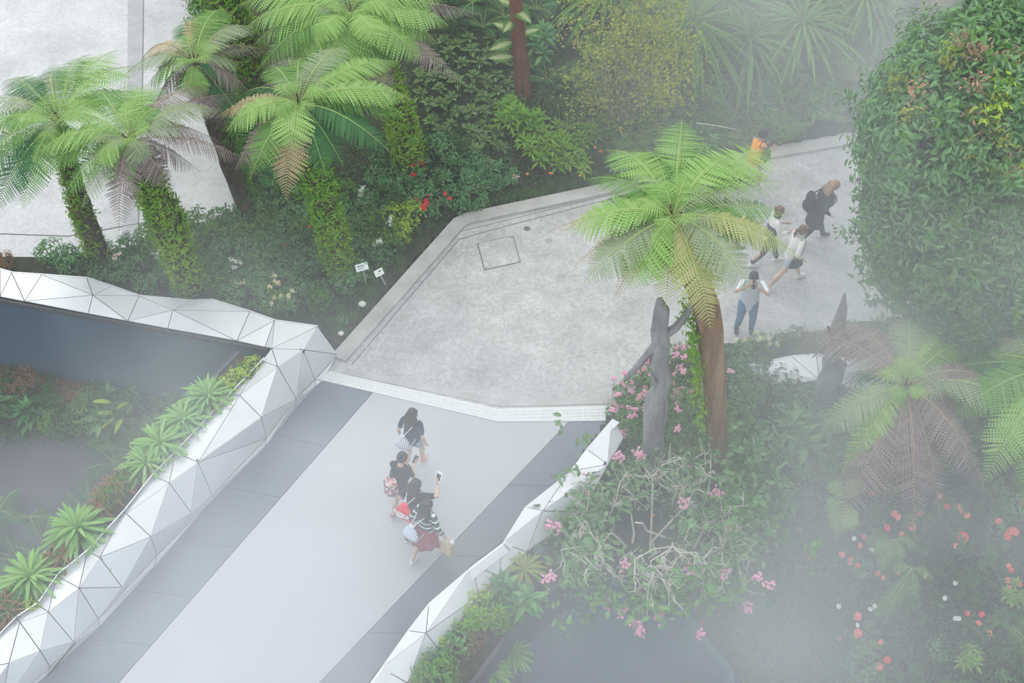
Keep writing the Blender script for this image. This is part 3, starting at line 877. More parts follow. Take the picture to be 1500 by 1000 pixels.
def crown(root, c, tips, zs, width, seed=0, hub=True, extra=5):
    """c: crown centre; tips: (px, py, type, drop, arch, width factor)"""
    o0 = np.array(root.location)
    rr_ = np.random.default_rng(seed + 400); tips = list(tips)
    cx, cyy = to_px(c); mr = np.mean([math.hypot(t[0] - cx, t[1] - cyy) for t in tips])
    for k in range(extra):
        a = 2 * math.pi * (k + rr_.uniform(0, .8)) / max(1, extra); q = mr * rr_.uniform(.65, 1.0)
        tips.append((cx + q * math.cos(a), cyy + q * .85 * math.sin(a), 'mkgpmdk'[int(rr_.integers(7))], rr_.uniform(.5, 1.0), .32))
    for i, t in enumerate(tips):
        px, py, ty = t[:3]
        drop = t[3] if len(t) > 3 else .25
        arch = t[4] if len(t) > 4 else .40
        wf = t[5] if len(t) > 5 else 1.0
        tip = P(cx + (px - cx) * 1.09, cyy + (py - cyy) * 1.09, c[2] - drop)
        L = np.linalg.norm(tip - c)
        st = c + unit(tip - c) * .03
        b = MB()
        frond_data(b, st - o0, tip - o0, arch * min(L, 2.0), width * wf * (1.0 if ty in 'dr' else 1), int(17 + 14 * min(L, 2.2)), T_pin, seed * 100 + i, hang=.35 if ty == 'd' else .16)
        o = b.obj('frond', [FM[ty], M_rach['d' if ty in 'dr' else 'g']], root)
        if ty in FLAB: o['label'] = FLAB[ty]
    if hub:
        h = MB()
        for k in range(9):     # short new fronds standing in the heart
            a = k * 2.4 + seed; ln = .45 + .12 * (k % 3)
            q = MB(); frond_data(q, c - o0, c - o0 + np.array([math.cos(a) * ln, math.sin(a) * ln, .22 + .10 * (k % 2)]), .22, width * .5, 15, T_pin, seed * 77 + k, hang=.1)
            q.obj('frond', [FM['p' if k % 3 == 2 else 'g'], M_rach['g']], root)
        h.tube([c - o0 + (0, 0, -.30), c - o0 + (0, 0, -.1), c - o0 + (0, 0, .02)], [.12, .12, .05], 10)
        r = np.random.default_rng(seed)
        D = rot_dirs(16, r, .3, 1)
        for k in range(5):
            h.tube([c - o0 + D[k] * .04, c - o0 + D[k] * .14, c - o0 + D[k] * .16 + (0, 0, .05)], [.018, .014, .012], 5)
        h.obj('crown_heart', M_barkd, root)



# main one in front of the plaza
bF = P(1057, 684, .0)
cF = over(bF, 985, 318)
F = empty('tree_fern', tuple(bF)); tag(F, 'tall tree fern with thick bare brown trunk beside the plaza', 'tree fern')
mid1 = over(bF, 1046, 560); mid2 = over(bF, 1040, 470)
S, rr = moss_trunk(F, [bF - (0, 0, .2), mid1, mid2, over(bF, 1018, 400), cF - (0, 0, .15)], [.17, .20, .225, .21, .13], 'bare')
moss(F, S, rr, 150, 'bright', .09, 3, L_small, .05, .62, (math.pi, .35), 4, 'climbing_foliage', 2.5)
crown(F, cF, [(t[0], t[1]) + t[2:] for t in [
    (998, 186, 'g', .15, .28), (948, 226, 'm', .2, .35, .8), (899, 229, 'g', .3, .42), (866, 268, 'm', .45, .35, .8), (842, 335, 'g', .35, .35, 1.1),
    (818, 338, 'r', .85, .25, .6), (852, 384, 'r', .9, .25, .6), (866, 405, 'p', .6, .25), (905, 430, 'r', 1.0, .3, .6), (925, 414, 'g', .6, .35, 1.1),
    (975, 442, 'y', 1.0, .30, .8), (1036, 468, 'y', 1.0, .35, 1.0), (1058, 420, 'y', .8, .35, .8), (1091, 418, 'p', .6, .40, 1.1), (1143, 362, 'y', .45, .30, .9), (1165, 378, 'p', .75, .3, .8),
    (1140, 316, 'm', .35, .25, .8), (1135, 272, 'p', .25, .3, .9), (1122, 228, 'g', .2, .36, 1.25), (1070, 240, 'g', 0, .45), (1035, 215, 'm', .2, .3, .8),
    (905, 300, 'g', .15, .45, 1.0), (960, 270, 'g', -.25, .45, .6), (1008, 258, 'g', -.3, .40, .6), (890, 318, 'g', .3, .4), (940, 380, 'm', .6, .35), (1000, 400, 'm', .8, .3), (1060, 300, 'm', .1, .4), (925, 345, 'm', .5, .3), (1095, 350, 'm', .6, .3)]], 1, .45, 1)

# the weathered dead trunk leaning on it
bD = P(958, 690, .0)
Dt = empty('dead_tree_trunk', tuple(bD)); tag(Dt, 'weathered grey dead tree trunk with twisted top beside the brown-trunked tree fern', 'tree trunk')
def dloc(px, py, dy=0.0): return np.array(Q(px, py, bD[1] + dy)) - bD
b = MB(); b.tube([dloc(958, 700), dloc(956, 660), dloc(958, 610), dloc(961, 582), dloc(974, 555), dloc(964, 530), dloc(969, 505), dloc(966, 480), dloc(970, 455), dloc(966, 438)],
                 [.20, .19, .185, .17, .14, .16, .15, .14, .12, .05], 14, wob=.11)
b.obj('trunk', M_drift, Dt, smooth=True)
b = MB(); b.tube([dloc(966, 500), dloc(950, 516), dloc(935, 535), dloc(916, 556)], [.09, .065, .055, .04], 9, wob=.1); b.obj('branch', M_drift, Dt, smooth=True)
b = MB(); b.tube([dloc(974, 490), dloc(990, 480), dloc(1003, 464), dloc(1014, 445)], [.08, .07, .06, .05], 9, wob=.1); b.obj('branch', M_drift, Dt, smooth=True)
b = MB(); b.tube([dloc(962, 640), dloc(973, 610), dloc(975, 585), dloc(960, 560), dloc(955, 535)], [.05, .06, .055, .06, .04], 8, wob=.15); b.obj('root_strand', M_drift, Dt, smooth=True)

# E: by the bed, tall mossy trunk
bE = G(500, 404, h_hill)
cE = over(bE, 437, 152)
E = empty('tree_fern', tuple(bE)); tag(E, 'bright green tree fern above a thick moss-covered trunk nearest the plant signs', 'tree fern')
S, rr = moss_trunk(E, [bE - (0, 0, .2), over(bE, 488, 350), over(bE, 470, 280), over(bE, 452, 215), cE - (0, 0, .1)], [.25, .24, .24, .20, .13], 'mossy')
moss(E, S, rr, 1300, 'bright', .10, 11, L_lance, .12, .86); moss(E, S, rr, 260, 'lime', .07, 12, L_small, .0, .45)
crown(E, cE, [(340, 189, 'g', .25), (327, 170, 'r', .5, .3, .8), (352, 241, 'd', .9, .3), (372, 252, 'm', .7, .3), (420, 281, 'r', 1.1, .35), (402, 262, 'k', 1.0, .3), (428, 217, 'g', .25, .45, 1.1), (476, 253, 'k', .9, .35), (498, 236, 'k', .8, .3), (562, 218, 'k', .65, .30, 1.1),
             (592, 147, 'g', .2, .34, 1.1), (583, 168, 'm', .45, .3), (573, 95, 'g', .1, .32), (583, 122, 'd', .6, .3, .8), (503, 76, 'p', .1, .36, 1.0), (398, 102, 'm', .3, .34), (440, 90, 'm', .2, .3), (380, 132, 'd', .6, .3, .8), (474, 130, 'g', -.2, .4, .7), (405, 170, 'g', -.1, .4, .7), (540, 108, 'g', .15, .35)], 1, .42, 2)

# D: behind it, widest crown, cut by the frame
bDD = G(604, 246, h_hill)
cDD = over(bDD, 513, 22)
DD = empty('tree_fern', tuple(bDD)); tag(DD, 'widest tree fern with broad fresh green crown over the striped-leaf bed', 'tree fern')
S, rr = moss_trunk(DD, [bDD - (0, 0, .2), over(bDD, 592, 190), over(bDD, 572, 130), over(bDD, 545, 70), cDD - (0, 0, .1)], [.27, .26, .24, .2, .13], 'mossy')
moss(DD, S, rr, 1300, 'bright', .12, 21, L_lance, .0, .9)
crown(DD, cDD, [(371, 40, 'g', .3), (384, 62, 'g', .5), (388, 98, 'm', .7), (428, 102, 'g', .7), (440, 124, 'm', .9, .35, .9), (480, 118, 'g', .7), (512, 108, 'g', .6, .38, 1.1), (560, 118, 'm', .8, .35), (609, 84, 'g', .5, .35, 1.15), (630, 60, 'g', .55), (645, 36, 'g', .3, .35, 1.1), (640, 5, 'g', .2),
               (690, 22, 'd', .7, .3, .8), (664, 114, 'd', 1.1, .35, .9), (571, 140, 'd', 1.2, .3, .9), (360, 10, 'g', .3), (375, -30, 'm', .2), (430, -50, 'g', .1), (490, -80, 'g', 0), (550, -80, 'm', .1), (600, -50, 'g', .1), (556, 70, 'g', -.1, .4, .8), (468, 60, 'g', -.1, .4, .8), (455, -5, 'g', -.2, .4, .8), (575, 10, 'g', -.2, .4, .8), (385, 115, 'd', 1.3, .3, .8)], 1, .50, 3)

# C: slender dark trunk
bC = G(368, 322, h_hill)
cC = over(bC, 284, 92)
Cc = empty('tree_fern', tuple(bC)); tag(Cc, 'tree fern with slender dark trunk and greyish-green crown by the pale floor', 'tree fern')
S, rr = moss_trunk(Cc, [bC - (0, 0, .2), over(bC, 350, 275), over(bC, 328, 215), over(bC, 303, 150), cC - (0, 0, .1)], [.19, .2, .2, .17, .12], 'side')
moss(Cc, S, rr, 330, 'mid', .10, 31, L_lance, .0, .95, (0.2, .5))
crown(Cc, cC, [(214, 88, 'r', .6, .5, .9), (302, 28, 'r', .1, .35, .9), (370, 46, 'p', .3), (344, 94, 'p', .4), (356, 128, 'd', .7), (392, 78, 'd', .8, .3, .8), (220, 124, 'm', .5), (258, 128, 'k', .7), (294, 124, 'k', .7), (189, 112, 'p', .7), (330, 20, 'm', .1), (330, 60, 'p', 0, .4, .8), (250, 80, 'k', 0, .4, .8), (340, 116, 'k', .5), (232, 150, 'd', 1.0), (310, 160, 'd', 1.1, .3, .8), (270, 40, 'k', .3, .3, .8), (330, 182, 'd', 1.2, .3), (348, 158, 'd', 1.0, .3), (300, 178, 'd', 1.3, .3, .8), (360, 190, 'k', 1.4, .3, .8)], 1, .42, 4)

# B: the brightest, over the mist
bB = G(284, 434, h_hill)
cB = over(bB, 190, 205)
Bb = empty('tree_fern', tuple(bB)); tag(Bb, 'tree fern with grey withered fronds hanging around a vivid green heart', 'tree fern')
S, rr = moss_trunk(Bb, [bB - (0, 0, .2), over(bB, 265, 380), over(bB, 243, 320), over(bB, 215, 260), cB - (0, 0, .1)], [.25, .27, .28, .22, .13], 'mossy')
moss(Bb, S, rr, 1300, 'bright', .10, 41, L_lance, .1, .9); moss(Bb, S, rr, 300, 'mid', .10, 42, L_lance, .45, .95)
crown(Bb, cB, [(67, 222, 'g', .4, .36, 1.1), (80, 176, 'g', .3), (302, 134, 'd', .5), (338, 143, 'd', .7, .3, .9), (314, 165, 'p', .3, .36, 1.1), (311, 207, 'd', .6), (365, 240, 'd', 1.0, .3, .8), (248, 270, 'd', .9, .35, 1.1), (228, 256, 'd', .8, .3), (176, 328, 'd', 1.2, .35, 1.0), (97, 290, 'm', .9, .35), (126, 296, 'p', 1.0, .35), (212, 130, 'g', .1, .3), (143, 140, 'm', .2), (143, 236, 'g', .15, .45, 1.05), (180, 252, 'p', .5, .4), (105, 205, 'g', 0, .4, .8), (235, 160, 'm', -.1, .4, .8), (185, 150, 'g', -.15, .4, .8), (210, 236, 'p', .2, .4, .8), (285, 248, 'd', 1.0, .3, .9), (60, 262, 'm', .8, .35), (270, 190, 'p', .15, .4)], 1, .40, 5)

# A: at the frame's edge
bA = G(150, 388, h_hill)
cA = over(bA, 88, 178)
Aa = empty('tree_fern', tuple(bA)); tag(Aa, 'tree fern at the pale floor with fronds spreading over the dark blue wall side', 'tree fern')
S, rr = moss_trunk(Aa, [bA - (0, 0, .2), over(bA, 135, 345), over(bA, 118, 300), over(bA, 104, 250), cA - (0, 0, .1)], [.22, .21, .20, .17, .12], 'side')
moss(Aa, S, rr, 520, 'bright', .09, 51, L_lance, .15, .9, (3.6, 1.1)); moss(Aa, S, rr, 160, 'rust', .07, 52, L_lance, .3, .9, (3.6, .9))
crown(Aa, cA, [(-25, 250, 'm', .7), (38, 295, 'm', .9, .35, 1.1), (0, 302, 'k', 1.0, .3, 1.1), (-40, 210, 'm', .5), (-25, 160, 'p', .4), (12, 124, 'k', .3), (76, 112, 'p', .4), (166, 82, 'g', .2, .35, 1.05), (188, 104, 'g', .25, .36, 1.1), (130, 88, 'm', .2), (55, 240, 'g', .4, .4), (80, 100, 'k', .3, .3, .9), (0, 190, 'g', .1, .4, .9), (110, 240, 'm', .7), (150, 150, 'g', 0, .4, .9), (200, 140, 'm', .5, .3), (40, 150, 'm', 0, .4, .8), (-30, 280, 'k', .9, .3)], 1, .42, 6)

# G: in the mist of the planted bank
bG = G(1330, 720, h_right)
cG = over(bG, 1326, 566)
Gg = empty('tree_fern', tuple(bG)); tag(Gg, 'misty tree fern with a skirt of grey dead fronds above the red flowers', 'tree fern')
S, rr = moss_trunk(Gg, [bG - (0, 0, .3), over(bG, 1328, 650), cG - (0, 0, .1)], [.22, .2, .14], 'side')
crown(Gg, cG, [(1166, 494, 'd', .3, .45, 1.2), (1226, 477, 'd', .1, .45, 1.1), (1330, 474, 'p', .1, .3), (1366, 494, 'g', .1, .3), (1264, 534, 'y', .1, .3, .6), (1206, 634, 'p', .6, .35, .9), (1240, 682, 'g', .9, .35, .8), (1234, 762, 'd', 1.5, .35, 1.2), (1290, 742, 'd', 1.4, .35), (1336, 762, 'd', 1.5, .35, 1.2), (1372, 740, 'd', 1.4, .35, 1.1), (1434, 706, 'd', 1.1, .4, 1.2), (1474, 592, 'p', .4, .4, 1.2), (1445, 560, 'd', .2, .45, 1.1), (1350, 574, 'g', -.1, .4, .6), (1252, 602, 'g', .4, .35, .8), (1300, 600, 'm', .2, .4, .7), (1400, 510, 'm', .2, .35, .9), (1400, 600, 'd', .5, .4), (1310, 520, 'g', 0, .4, .7), (1270, 660, 'm', .9, .35, .8), (1310, 690, 'y', 1.0, .3, .5)], 1, .42, 7)

# H: fresh fronds reaching in from the frame's side
bH = G(1560, 700, h_right)
cH = over(bH, 1535, 545)
Hh = empty('tree_fern', tuple(bH)); tag(Hh, 'vivid green tree fern reaching in beside the misty grey-skirted one', 'tree fern')
S, rr = moss_trunk(Hh, [bH - (0, 0, .3), over(bH, 1550, 640), cH - (0, 0, .1)], [.22, .2, .14], 'side')
crown(Hh, cH, [(1450, 692, 'g', .8, .4, 1.2), (1400, 610, 'm', .5, .4, 1.1), (1440, 525, 'm', .2), (1500, 740, 'm', 1.0), (1470, 500, 'p', .1), (1385, 545, 'k', .5, .3), (1560, 700, 'g', .9), (1640, 600, 'g', .5), (1620, 500, 'm', .2), (1540, 450, 'g', .1), (1480, 640, 'g', .4, .4), (1440, 620, 'k', .9, .3)], 1, .42, 8)

# I: crown above the frame, only its hanging tips show
bI = G(1420, 60, h_hill)
cI = over(bI, 1400, -75)
Ii = empty('tree_fern', tuple(bI)); tag(Ii, 'tree fern dipping rusty frond tips in from the top edge of the photo', 'tree fern')
S, rr = moss_trunk(Ii, [bI - (0, 0, .3), over(bI, 1412, 0), cI - (0, 0, .1)], [.22, .2, .14], 'side')
crown(Ii, cI, [(1305, 22, 'p', .9), (1352, 26, 'r', 1.1), (1383, 18, 'r', 1.1), (1440, 30, 'k', 1.0), (1500, 20, 'k', .8), (1280, -40, 'm', .5), (1480, -100, 'm', .3), (1400, -170, 'm', 0), (1300, -120, 'm', .2)], 1, .42, 9)
# ------------------------------------------------------------------ plant kinds
for i in range(3):
    reg('rose', plant_shrub('leafy_shrub', 100 + i, L_oval, 'blue', .30, .42, 46, .085, 6, .8))
    reg('darkshrub', plant_shrub('dark_shrub', 110 + i, L_oval, 'dark', .34, .50, 60, .085, 6, .8))
    reg('midshrub', plant_shrub('green_shrub', 120 + i, L_lance, 'mid', .34, .50, 60, .13, 6, .7))
    reg('tiny', plant_shrub('fine_leaved_shrub', 130 + i, L_small, 'dark', .34, .36, 130, .042, 7, .8))
    reg('limeshrub', plant_shrub('lime_shrub', 140 + i, L_oval, 'lime', .26, .42, 36, .085, 6, .75))
    reg('rustshrub', plant_shrub('rusty_shrub', 150 + i, L_lance, 'rust', .34, .45, 70, .10, 6, .75))
    reg('lance', plant_multi('lance_leaf_plant', 160 + i, L_lance, 'bright', 7, 17, .22, .26, .45))
    reg('geranium', plant_shrub('pink_flowered_shrub', 170 + i, L_oval, 'mid', .32, .42, 52, .085, 6, .8, ('pink', 4, .05)))
    reg('calathea', plant_rosette('striped_leaf_plant', 180 + i, L_oval4, 'stripe', 11, .24, layers=.8))
    reg('brom', plant_rosette('bromeliad', 190 + i, L_strap, 'brom', 60, .46, layers=.95))
    reg('fern', plant_fern('ground_fern', 200 + i, 'm', 11, .5, (10, 55), .30, 15))
    reg('darkfern', plant_fern('ground_fern', 210 + i, 'k', 11, .6, (10, 50), .30, 15))
    reg('brightfern', plant_fern('ground_fern', 215 + i, 'g', 10, .45, (10, 55), .32, 15))
    reg('grass', plant_rosette('grass_tuft', 220 + i, L_grass, 'grass', 60, .42, layers=1.1))
    reg('longleaf', plant_multi('long_leaved_plant', 230 + i, L_long, 'blue', 4, 11, .34, .2, .5))
    reg('anth', plant_multi('broad_leaved_plant', 240 + i, L_oval4, 'dark', 4, 7, .24, .25, .35))
    reg('yucca', plant_rosette('strap_leaved_palm', 250 + i, L_grass, 'mid', 90, 1.1, layers=.9, z0=.5))
reg('bromred', plant_rosette('bromeliad', 260, L_strap, 'rust', 22, .30, layers=.95, center='coral'))
reg('bromlime', plant_rosette('bromeliad', 262, L_strap, 'yellow', 40, .44, layers=.95))
reg('whitefl', plant_shrub('white_flowered_shrub', 264, L_oval, 'blue', .30, .42, 46, .085, 6, .8, ('white', 4, .045)))
reg('redfl', plant_shrub('red_flowered_shrub', 265, L_oval, 'blue', .30, .42, 46, .085, 6, .8, ('red', 4, .05)))
reg('creamfl', plant_shrub('cream_flowered_shrub', 266, L_oval, 'bright', .28, .42, 40, .075, 6, .8, ('cream', 5, .05)))
reg('philo', plant_multi('feather_leaved_plant', 268, L_long, 'blue', 6, 14, .30, .3, .7))
reg('yellowshrub', plant_shrub('yellow_green_shrub', 270, L_small, 'yellow', .34, .5, 70, .06, 7, .8))

def area(px, z=0.0): return [tuple(p[:2]) for p in wpoly(px, z)]

def scatter(kinds, pxpoly, hf, gap, label_of, seed, smin=.8, smax=1.25, avoid=(), cap=999):
    r = np.random.default_rng(seed)
    # work in photo positions, spaced in metres on the ground
    xs = [p[0] for p in pxpoly]; ys = [p[1] for p in pxpoly]
    pts = []
    names = [k for k, _ in kinds]; wts = np.array([w_ for _, w_ in kinds], float); wts /= wts.sum()
    X, Y = r.uniform(min(xs), max(xs), 2600), r.uniform(min(ys), max(ys), 2600)
    kk = inside(pxpoly, X, Y)
    for (a, b, c) in avoid: kk &= (X - a) ** 2 + (Y - b) ** 2 >= c * c
    PP = GV(X[kk], Y[kk], hf)
    got = np.zeros((0, 3))
    for p in PP:
        if len(pts) >= cap: break
        if len(got) and ((got[:, :2] - p[:2]) ** 2).sum(1).min() < gap * gap: continue
        got = np.concatenate([got, p[None]])
        pts.append(p)
        k = names[int(r.choice(len(names), p=wts))]
        lab, cat, grp = label_of[k]
        put(k, p, r.uniform(0, 6.28), r.uniform(smin, smax), lab, cat, grp, .12)
    return pts

W_HILL = 'on the slope beyond the plaza curb'
lab_hill = {
    'calathea': ('dark striped-leaf plant packed in the bed under the widest tree fern', 'plant', 'striped-leaf plants in the dark bed'),
    'rose': ('blue-green leafy shrub on the slope near the plaza corner', 'shrub', 'blue-green shrubs on the slope by the plaza corner'),
    'darkshrub': ('dark green shrub in the shade of the slope beyond the plaza', 'shrub', 'dark shrubs on the far slope'),
    'midshrub': ('green narrow-leaved shrub growing on the slope beyond the plaza', 'shrub', 'narrow-leaved shrubs on the far slope'),
    'grass': ('grassy tuft growing on the slope beyond the plaza curb', 'grass tuft', 'grass tufts on the far slope'),
    'fern': ('green ground fern on the misty slope beyond the plaza', 'fern', 'ground ferns on the far slope'),
    'darkfern': ('dark green ground fern on the slope beyond the plaza', 'fern', 'dark ground ferns on the far slope'),
    'yucca': ('misty strap-leaved palm high on the slope beyond the plaza', 'palm', 'strap-leaved palms on the misty slope'),
    'longleaf': ('long-leaved bluish plant on the slope beyond the plaza', 'plant', 'long-leaved plants on the far slope'),
    'redfl': ('blue-green shrub with red flowers near the plaza corner', 'shrub', 'red-flowered shrubs by the plaza corner'),
    'brightfern': ('bright green fern on the slope beyond the plaza', 'fern', 'bright ferns on the far slope'),
}
# dark striped bed
scatter([('calathea', 1)], [(612, 60), (755, 55), (765, 150), (735, 215), (660, 215), (615, 160)], h_hill, .27, lab_hill, 1, .85, 1.2, cap=130)
scatter([('calathea', 3), ('rose', 2), ('darkshrub', 1)], [(655, 190), (740, 190), (760, 262), (690, 268), (640, 230)], h_hill, .36, lab_hill, 2)
scatter([('darkshrub', 2), ('darkfern', 1)], [(560, -70), (900, -70), (850, 60), (640, 60)], h_hill, .48, lab_hill, 3)
scatter([('rose', 4), ('darkshrub', 1), ('redfl', .4)], [(545, 215), (650, 215), (740, 265), (690, 300), (650, 312), (600, 330), (560, 300)], h_hill, .34, lab_hill, 4)
scatter([('grass', 1)], [(690, 296), (834, 262), (900, 246), (900, 262), (834, 276), (690, 308)], h_hill, .20, lab_hill, 5, .4, .6, cap=40)
scatter([('grass', 3), ('fern', 1), ('darkfern', 1)], [(775, 60), (870, 130), (900, 240), (850, 215), (790, 150)], h_hill, .34, lab_hill, 6, .8, 1.2)
scatter([('darkfern', 3), ('fern', 3), ('midshrub', 2), ('longleaf', 1)], [(880, 150), (1020, 150), (1240, 130), (1250, 180), (1085, 214), (905, 256)], h_hill, .36, lab_hill, 7, .8, 1.3, cap=120)
scatter([('midshrub', 2), ('darkshrub', 2), ('fern', 2), ('yucca', 1)], [(860, -80), (1330, -80), (1330, 60), (1250, 130), (1000, 150), (880, 90)], h_hill, .62, lab_hill, 8, 1.1, 1.8, cap=130)
scatter([('darkshrub', 2), ('darkfern', 2)], [(1250, 40), (1520, -60), (1560, 100), (1290, 160)], h_hill, .6, lab_hill, 9, 1.2, 1.8, cap=50)
for (a, b, s) in ((1058, 40, 1.3), (1130, 75, 1.2), (1205, 40, 1.2), (1010, 110, 1.), (1280, 60, 1.1)):
    put('yucca', G(a, b, h_hill), a, s, *lab_hill['yucca'])

scatter([('darkfern', 1), ('midshrub', 2)], [(290, -30), (330, -30), (350, 90), (400, 170), (415, 280), (385, 280), (345, 190), (298, 90)], h_hill, .42, {'darkfern': ('dark fern at the drop beside the pale lower floor', 'fern', 'ferns at the drop by the pale floor'), 'midshrub': ('green shrub at the drop beside the pale lower floor', 'shrub', 'shrubs at the drop by the pale floor')}, 10, .9, 1.4, cap=40)
# plants one can point at on the slope
for i, (a, b, s) in enumerate(((750, 178, 1.15), (778, 190, 1.25), (772, 215, 1.1), (810, 212, 1.2), (835, 225, 1.1), (800, 240, 1.1), (845, 252, 1.0), (862, 200, .9), (745, 160, .9))):
    put('lance', G(a, b + 8, h_hill), a * 1.3, s * 1.15, 'bright yellow-green lance-leaved plant in the cluster above the plaza curb', 'plant', 'lance-leaved plants above the curb')
for a, b, s in ((580, 330, 1.25), (603, 324, 1.2), (590, 347, 1.05)):
    put('limeshrub', G(a, b, h_hill), a, s, 'lime green shrub at the bed edge near the plaza corner', 'shrub', 'lime shrubs at the plaza corner')
put('philo', G(790, 92, h_hill), 1, 1.15, 'bluish feather-leaved plant just beside the reddish trunk', 'plant')
for a, b in ((585, 268), (600, 250)):
    put('brightfern', G(a, b, h_hill), a, .8, 'bright fern at the foot of the widest tree fern', 'fern', 'bright ferns at the widest tree fern')

def blossom(px, py, hf, m, rad, label, cat='flower', group=None, z=.35, n=7, up=None):
    p = G(px, py, hf) + np.array([0, 0, z]) if hf is not None else P(px, py, z)
    if hf is not None: # keep it on the sight line at the raised height
        p = P(px, py, p[2])
    root = empty('flower', tuple(p))
    r = np.random.default_rng(int(px * 7 + py))
    b = MB(); b.inst(leaf(3, .7, .1, .3), frames(r.normal(0, rad * .2, (n, 3)), rot_dirs(n, r, .1, .9), np.tile([0, 0, 1.], (n, 1)), np.full(n, rad)))
    b.obj('petal', LM[m], root)
    s = MB(); s.tube([(0, 0, 0), (.01, .02, -z * .5), (0, .03, -z)], .006, 4); s.obj('stalk', M_stem, root)
    tag(root, label, cat, group)
    return root
blossom(755, 260, h_hill, 'palepink', .09, 'pale pink blossom with dark centre standing above the curb grass', z=.25)
for a, b in ((653, 284), (658, 292), (628, 287)): blossom(a, b, h_hill, 'red', .06, 'small red blossom in the shrubs at the plaza corner', group='red blossoms at the plaza corner')
for a, b in ((850, 257), (872, 216), (880, 222), (908, 190), (806, 254), (772, 255)): blossom(a, b, h_hill, 'orange', .05, 'tiny orange flower among the greenery above the curb', group='orange flowers above the curb', z=.3)

# reddish trunk with big variegated leaves
bt = G(768, 138, h_hill)
T1 = empty('leafy_tree', tuple(bt)); tag(T1, 'slim reddish-brown tree trunk with large pale variegated leaves', 'tree')
moss_trunk(T1, [bt - (0, 0, .2), over(bt, 762, 80), over(bt, 757, 20), over(bt, 752, -60)], [.20, .17, .15, .13], 'red')
for a, b, dx, dy, L in ((752, 62, -1, -.35, .62), (752, 84, -1, .1, .60), (750, 45, -.7, .6, .5), (756, 15, .5, -.6, .6), (760, 50, .8, .4, .5), (757, 10, -.6, .5, .5), (752, 30, -.5, -.8, .5)):
    m_ = MB(); m_.inst(leaf(5, .50, .12, .25), [frame(over(bt, a, b) - bt, (dx, dy - .3, .25), (0, -.6, 1), L, L, L)])
    m_.obj('leaf', LM['varieg'], T1)

# epiphyte-covered trunk at the top
bm_ = G(388, 168, h_hill)
T2 = empty('mossy_tree', tuple(bm_)); tag(T2, 'leaning tree trunk smothered in fern epiphytes at the top edge beside the pale floor', 'tree')
S, rr = moss_trunk(T2, [bm_ - (0, 0, .2), over(bm_, 360, 90), over(bm_, 335, 20), over(bm_, 315, -60)], [.30, .30, .30, .28], 'mossy')
moss(T2, S, rr, 900, 'mid', .13, 61, L_lance, .0, 1.0); moss(T2, S, rr, 350, 'bright', .15, 62, L_lance, .3, 1.0, spread=2)
moss(T2, S, rr, 160, 'rust', .10, 63, L_lance, .2, .9, spread=1.5)

# loose yellowish shrub tree in the haze
by = G(905, 190, h_hill)
T3 = empty('yellowish_shrub_tree', tuple(by)); tag(T3, 'loose yellow-green small-leaved tree with fine bare twigs in the haze', 'tree')
r = np.random.default_rng(31)
tw = MB(); C = []
for i in range(34):
    e = over(by, r.uniform(830, 1020), r.uniform(-40, 145)) - by + np.array([0, r.uniform(-1.2, 1.2), 0])
    m1 = e * .45 + np.array([0, 0, .35]) + r.normal(0, .12, 3)
    tw.tube([(0, 0, 0), m1 * .5, m1, (m1 + e) / 2 + r.normal(0, .08, 3), e], [.028, .020, .013, .008, .004], 5)
    for k in range(22):
        C.append(e * r.uniform(.55, 1.08) + r.normal(0, .24, 3))
C = np.array(C)
tw.obj('branch', M_twig2, T3)
fo = MB(); fo.inst(L_small, clusters(r, C, rot_dirs(len(C), r, -.2, 1), .085, 8, .8, 1.2)); fo.obj('foliage', LM['yellow'], T3)

# bare hanging twig above the plaza
b = MB(); b.tube([P(1020, 180, 1.2), P(1050, 184, 1.25), P(1085, 191, 1.1)], [.012, .01, .005], 5)
tg_ = b.obj('bare_twig', M_twig); tag(tg_, 'thin pale bare twig over the greenery near the orange vest', 'twig')

# ------------------------------------------------------------------ bed between the long parapet and the plaza
lab_bed = {
    'rose': ('blue-green leafy shrub in the bed between long parapet and plaza', 'shrub', 'blue-green shrubs in the parapet bed'),
    'darkshrub': ('dark green shrub in the bed between long parapet and plaza', 'shrub', 'dark shrubs in the parapet bed'),
    'midshrub': ('green shrub in the bed between long parapet and plaza', 'shrub', 'green shrubs in the parapet bed'),
    'whitefl': ('shrub with small white flowers in the bed of mossy trunks', 'shrub', 'white-flowered shrubs in the parapet bed'),
    'fern': ('green fern in the bed between long parapet and plaza', 'fern', 'ferns in the parapet bed'),
    'grass': ('grassy tuft in the bed between long parapet and plaza', 'grass tuft', 'grass tufts in the parapet bed'),
}
scatter([('rose', 7), ('darkshrub', .7), ('midshrub', 3), ('whitefl', .8)], [(70, 378), (150, 380), (230, 352), (300, 322), (395, 280), (470, 280), (560, 300), (590, 345), (560, 385), (470, 462), (400, 462), (270, 436), (200, 428), (120, 405)], h_hill, .36, lab_bed, 21, .8, 1.15, avoid=((530, 392, 12), (555, 402, 12)), cap=150)
scatter([('grass', 1), ('rose', .3)], [(590, 350), (640, 320), (560, 415), (500, 490), (480, 470), (540, 410)], h_hill, .25, lab_bed, 22, .35, .55, cap=45)
for a, b, s in ((402, 425, .9), (420, 440, .8), (395, 448, .7), (350, 420, .8)):
    put('creamfl', G(a, b + 8, h_hill), a, s, 'yellow-green shrub with cream flowers beside the long parapet', 'shrub', 'cream-flowered shrubs by the parapet')
put('rustshrub', G(8, 392, h_hill), 1, .8, 'sparse brownish shrub at the edge of the pale floor behind the parapet', 'shrub')
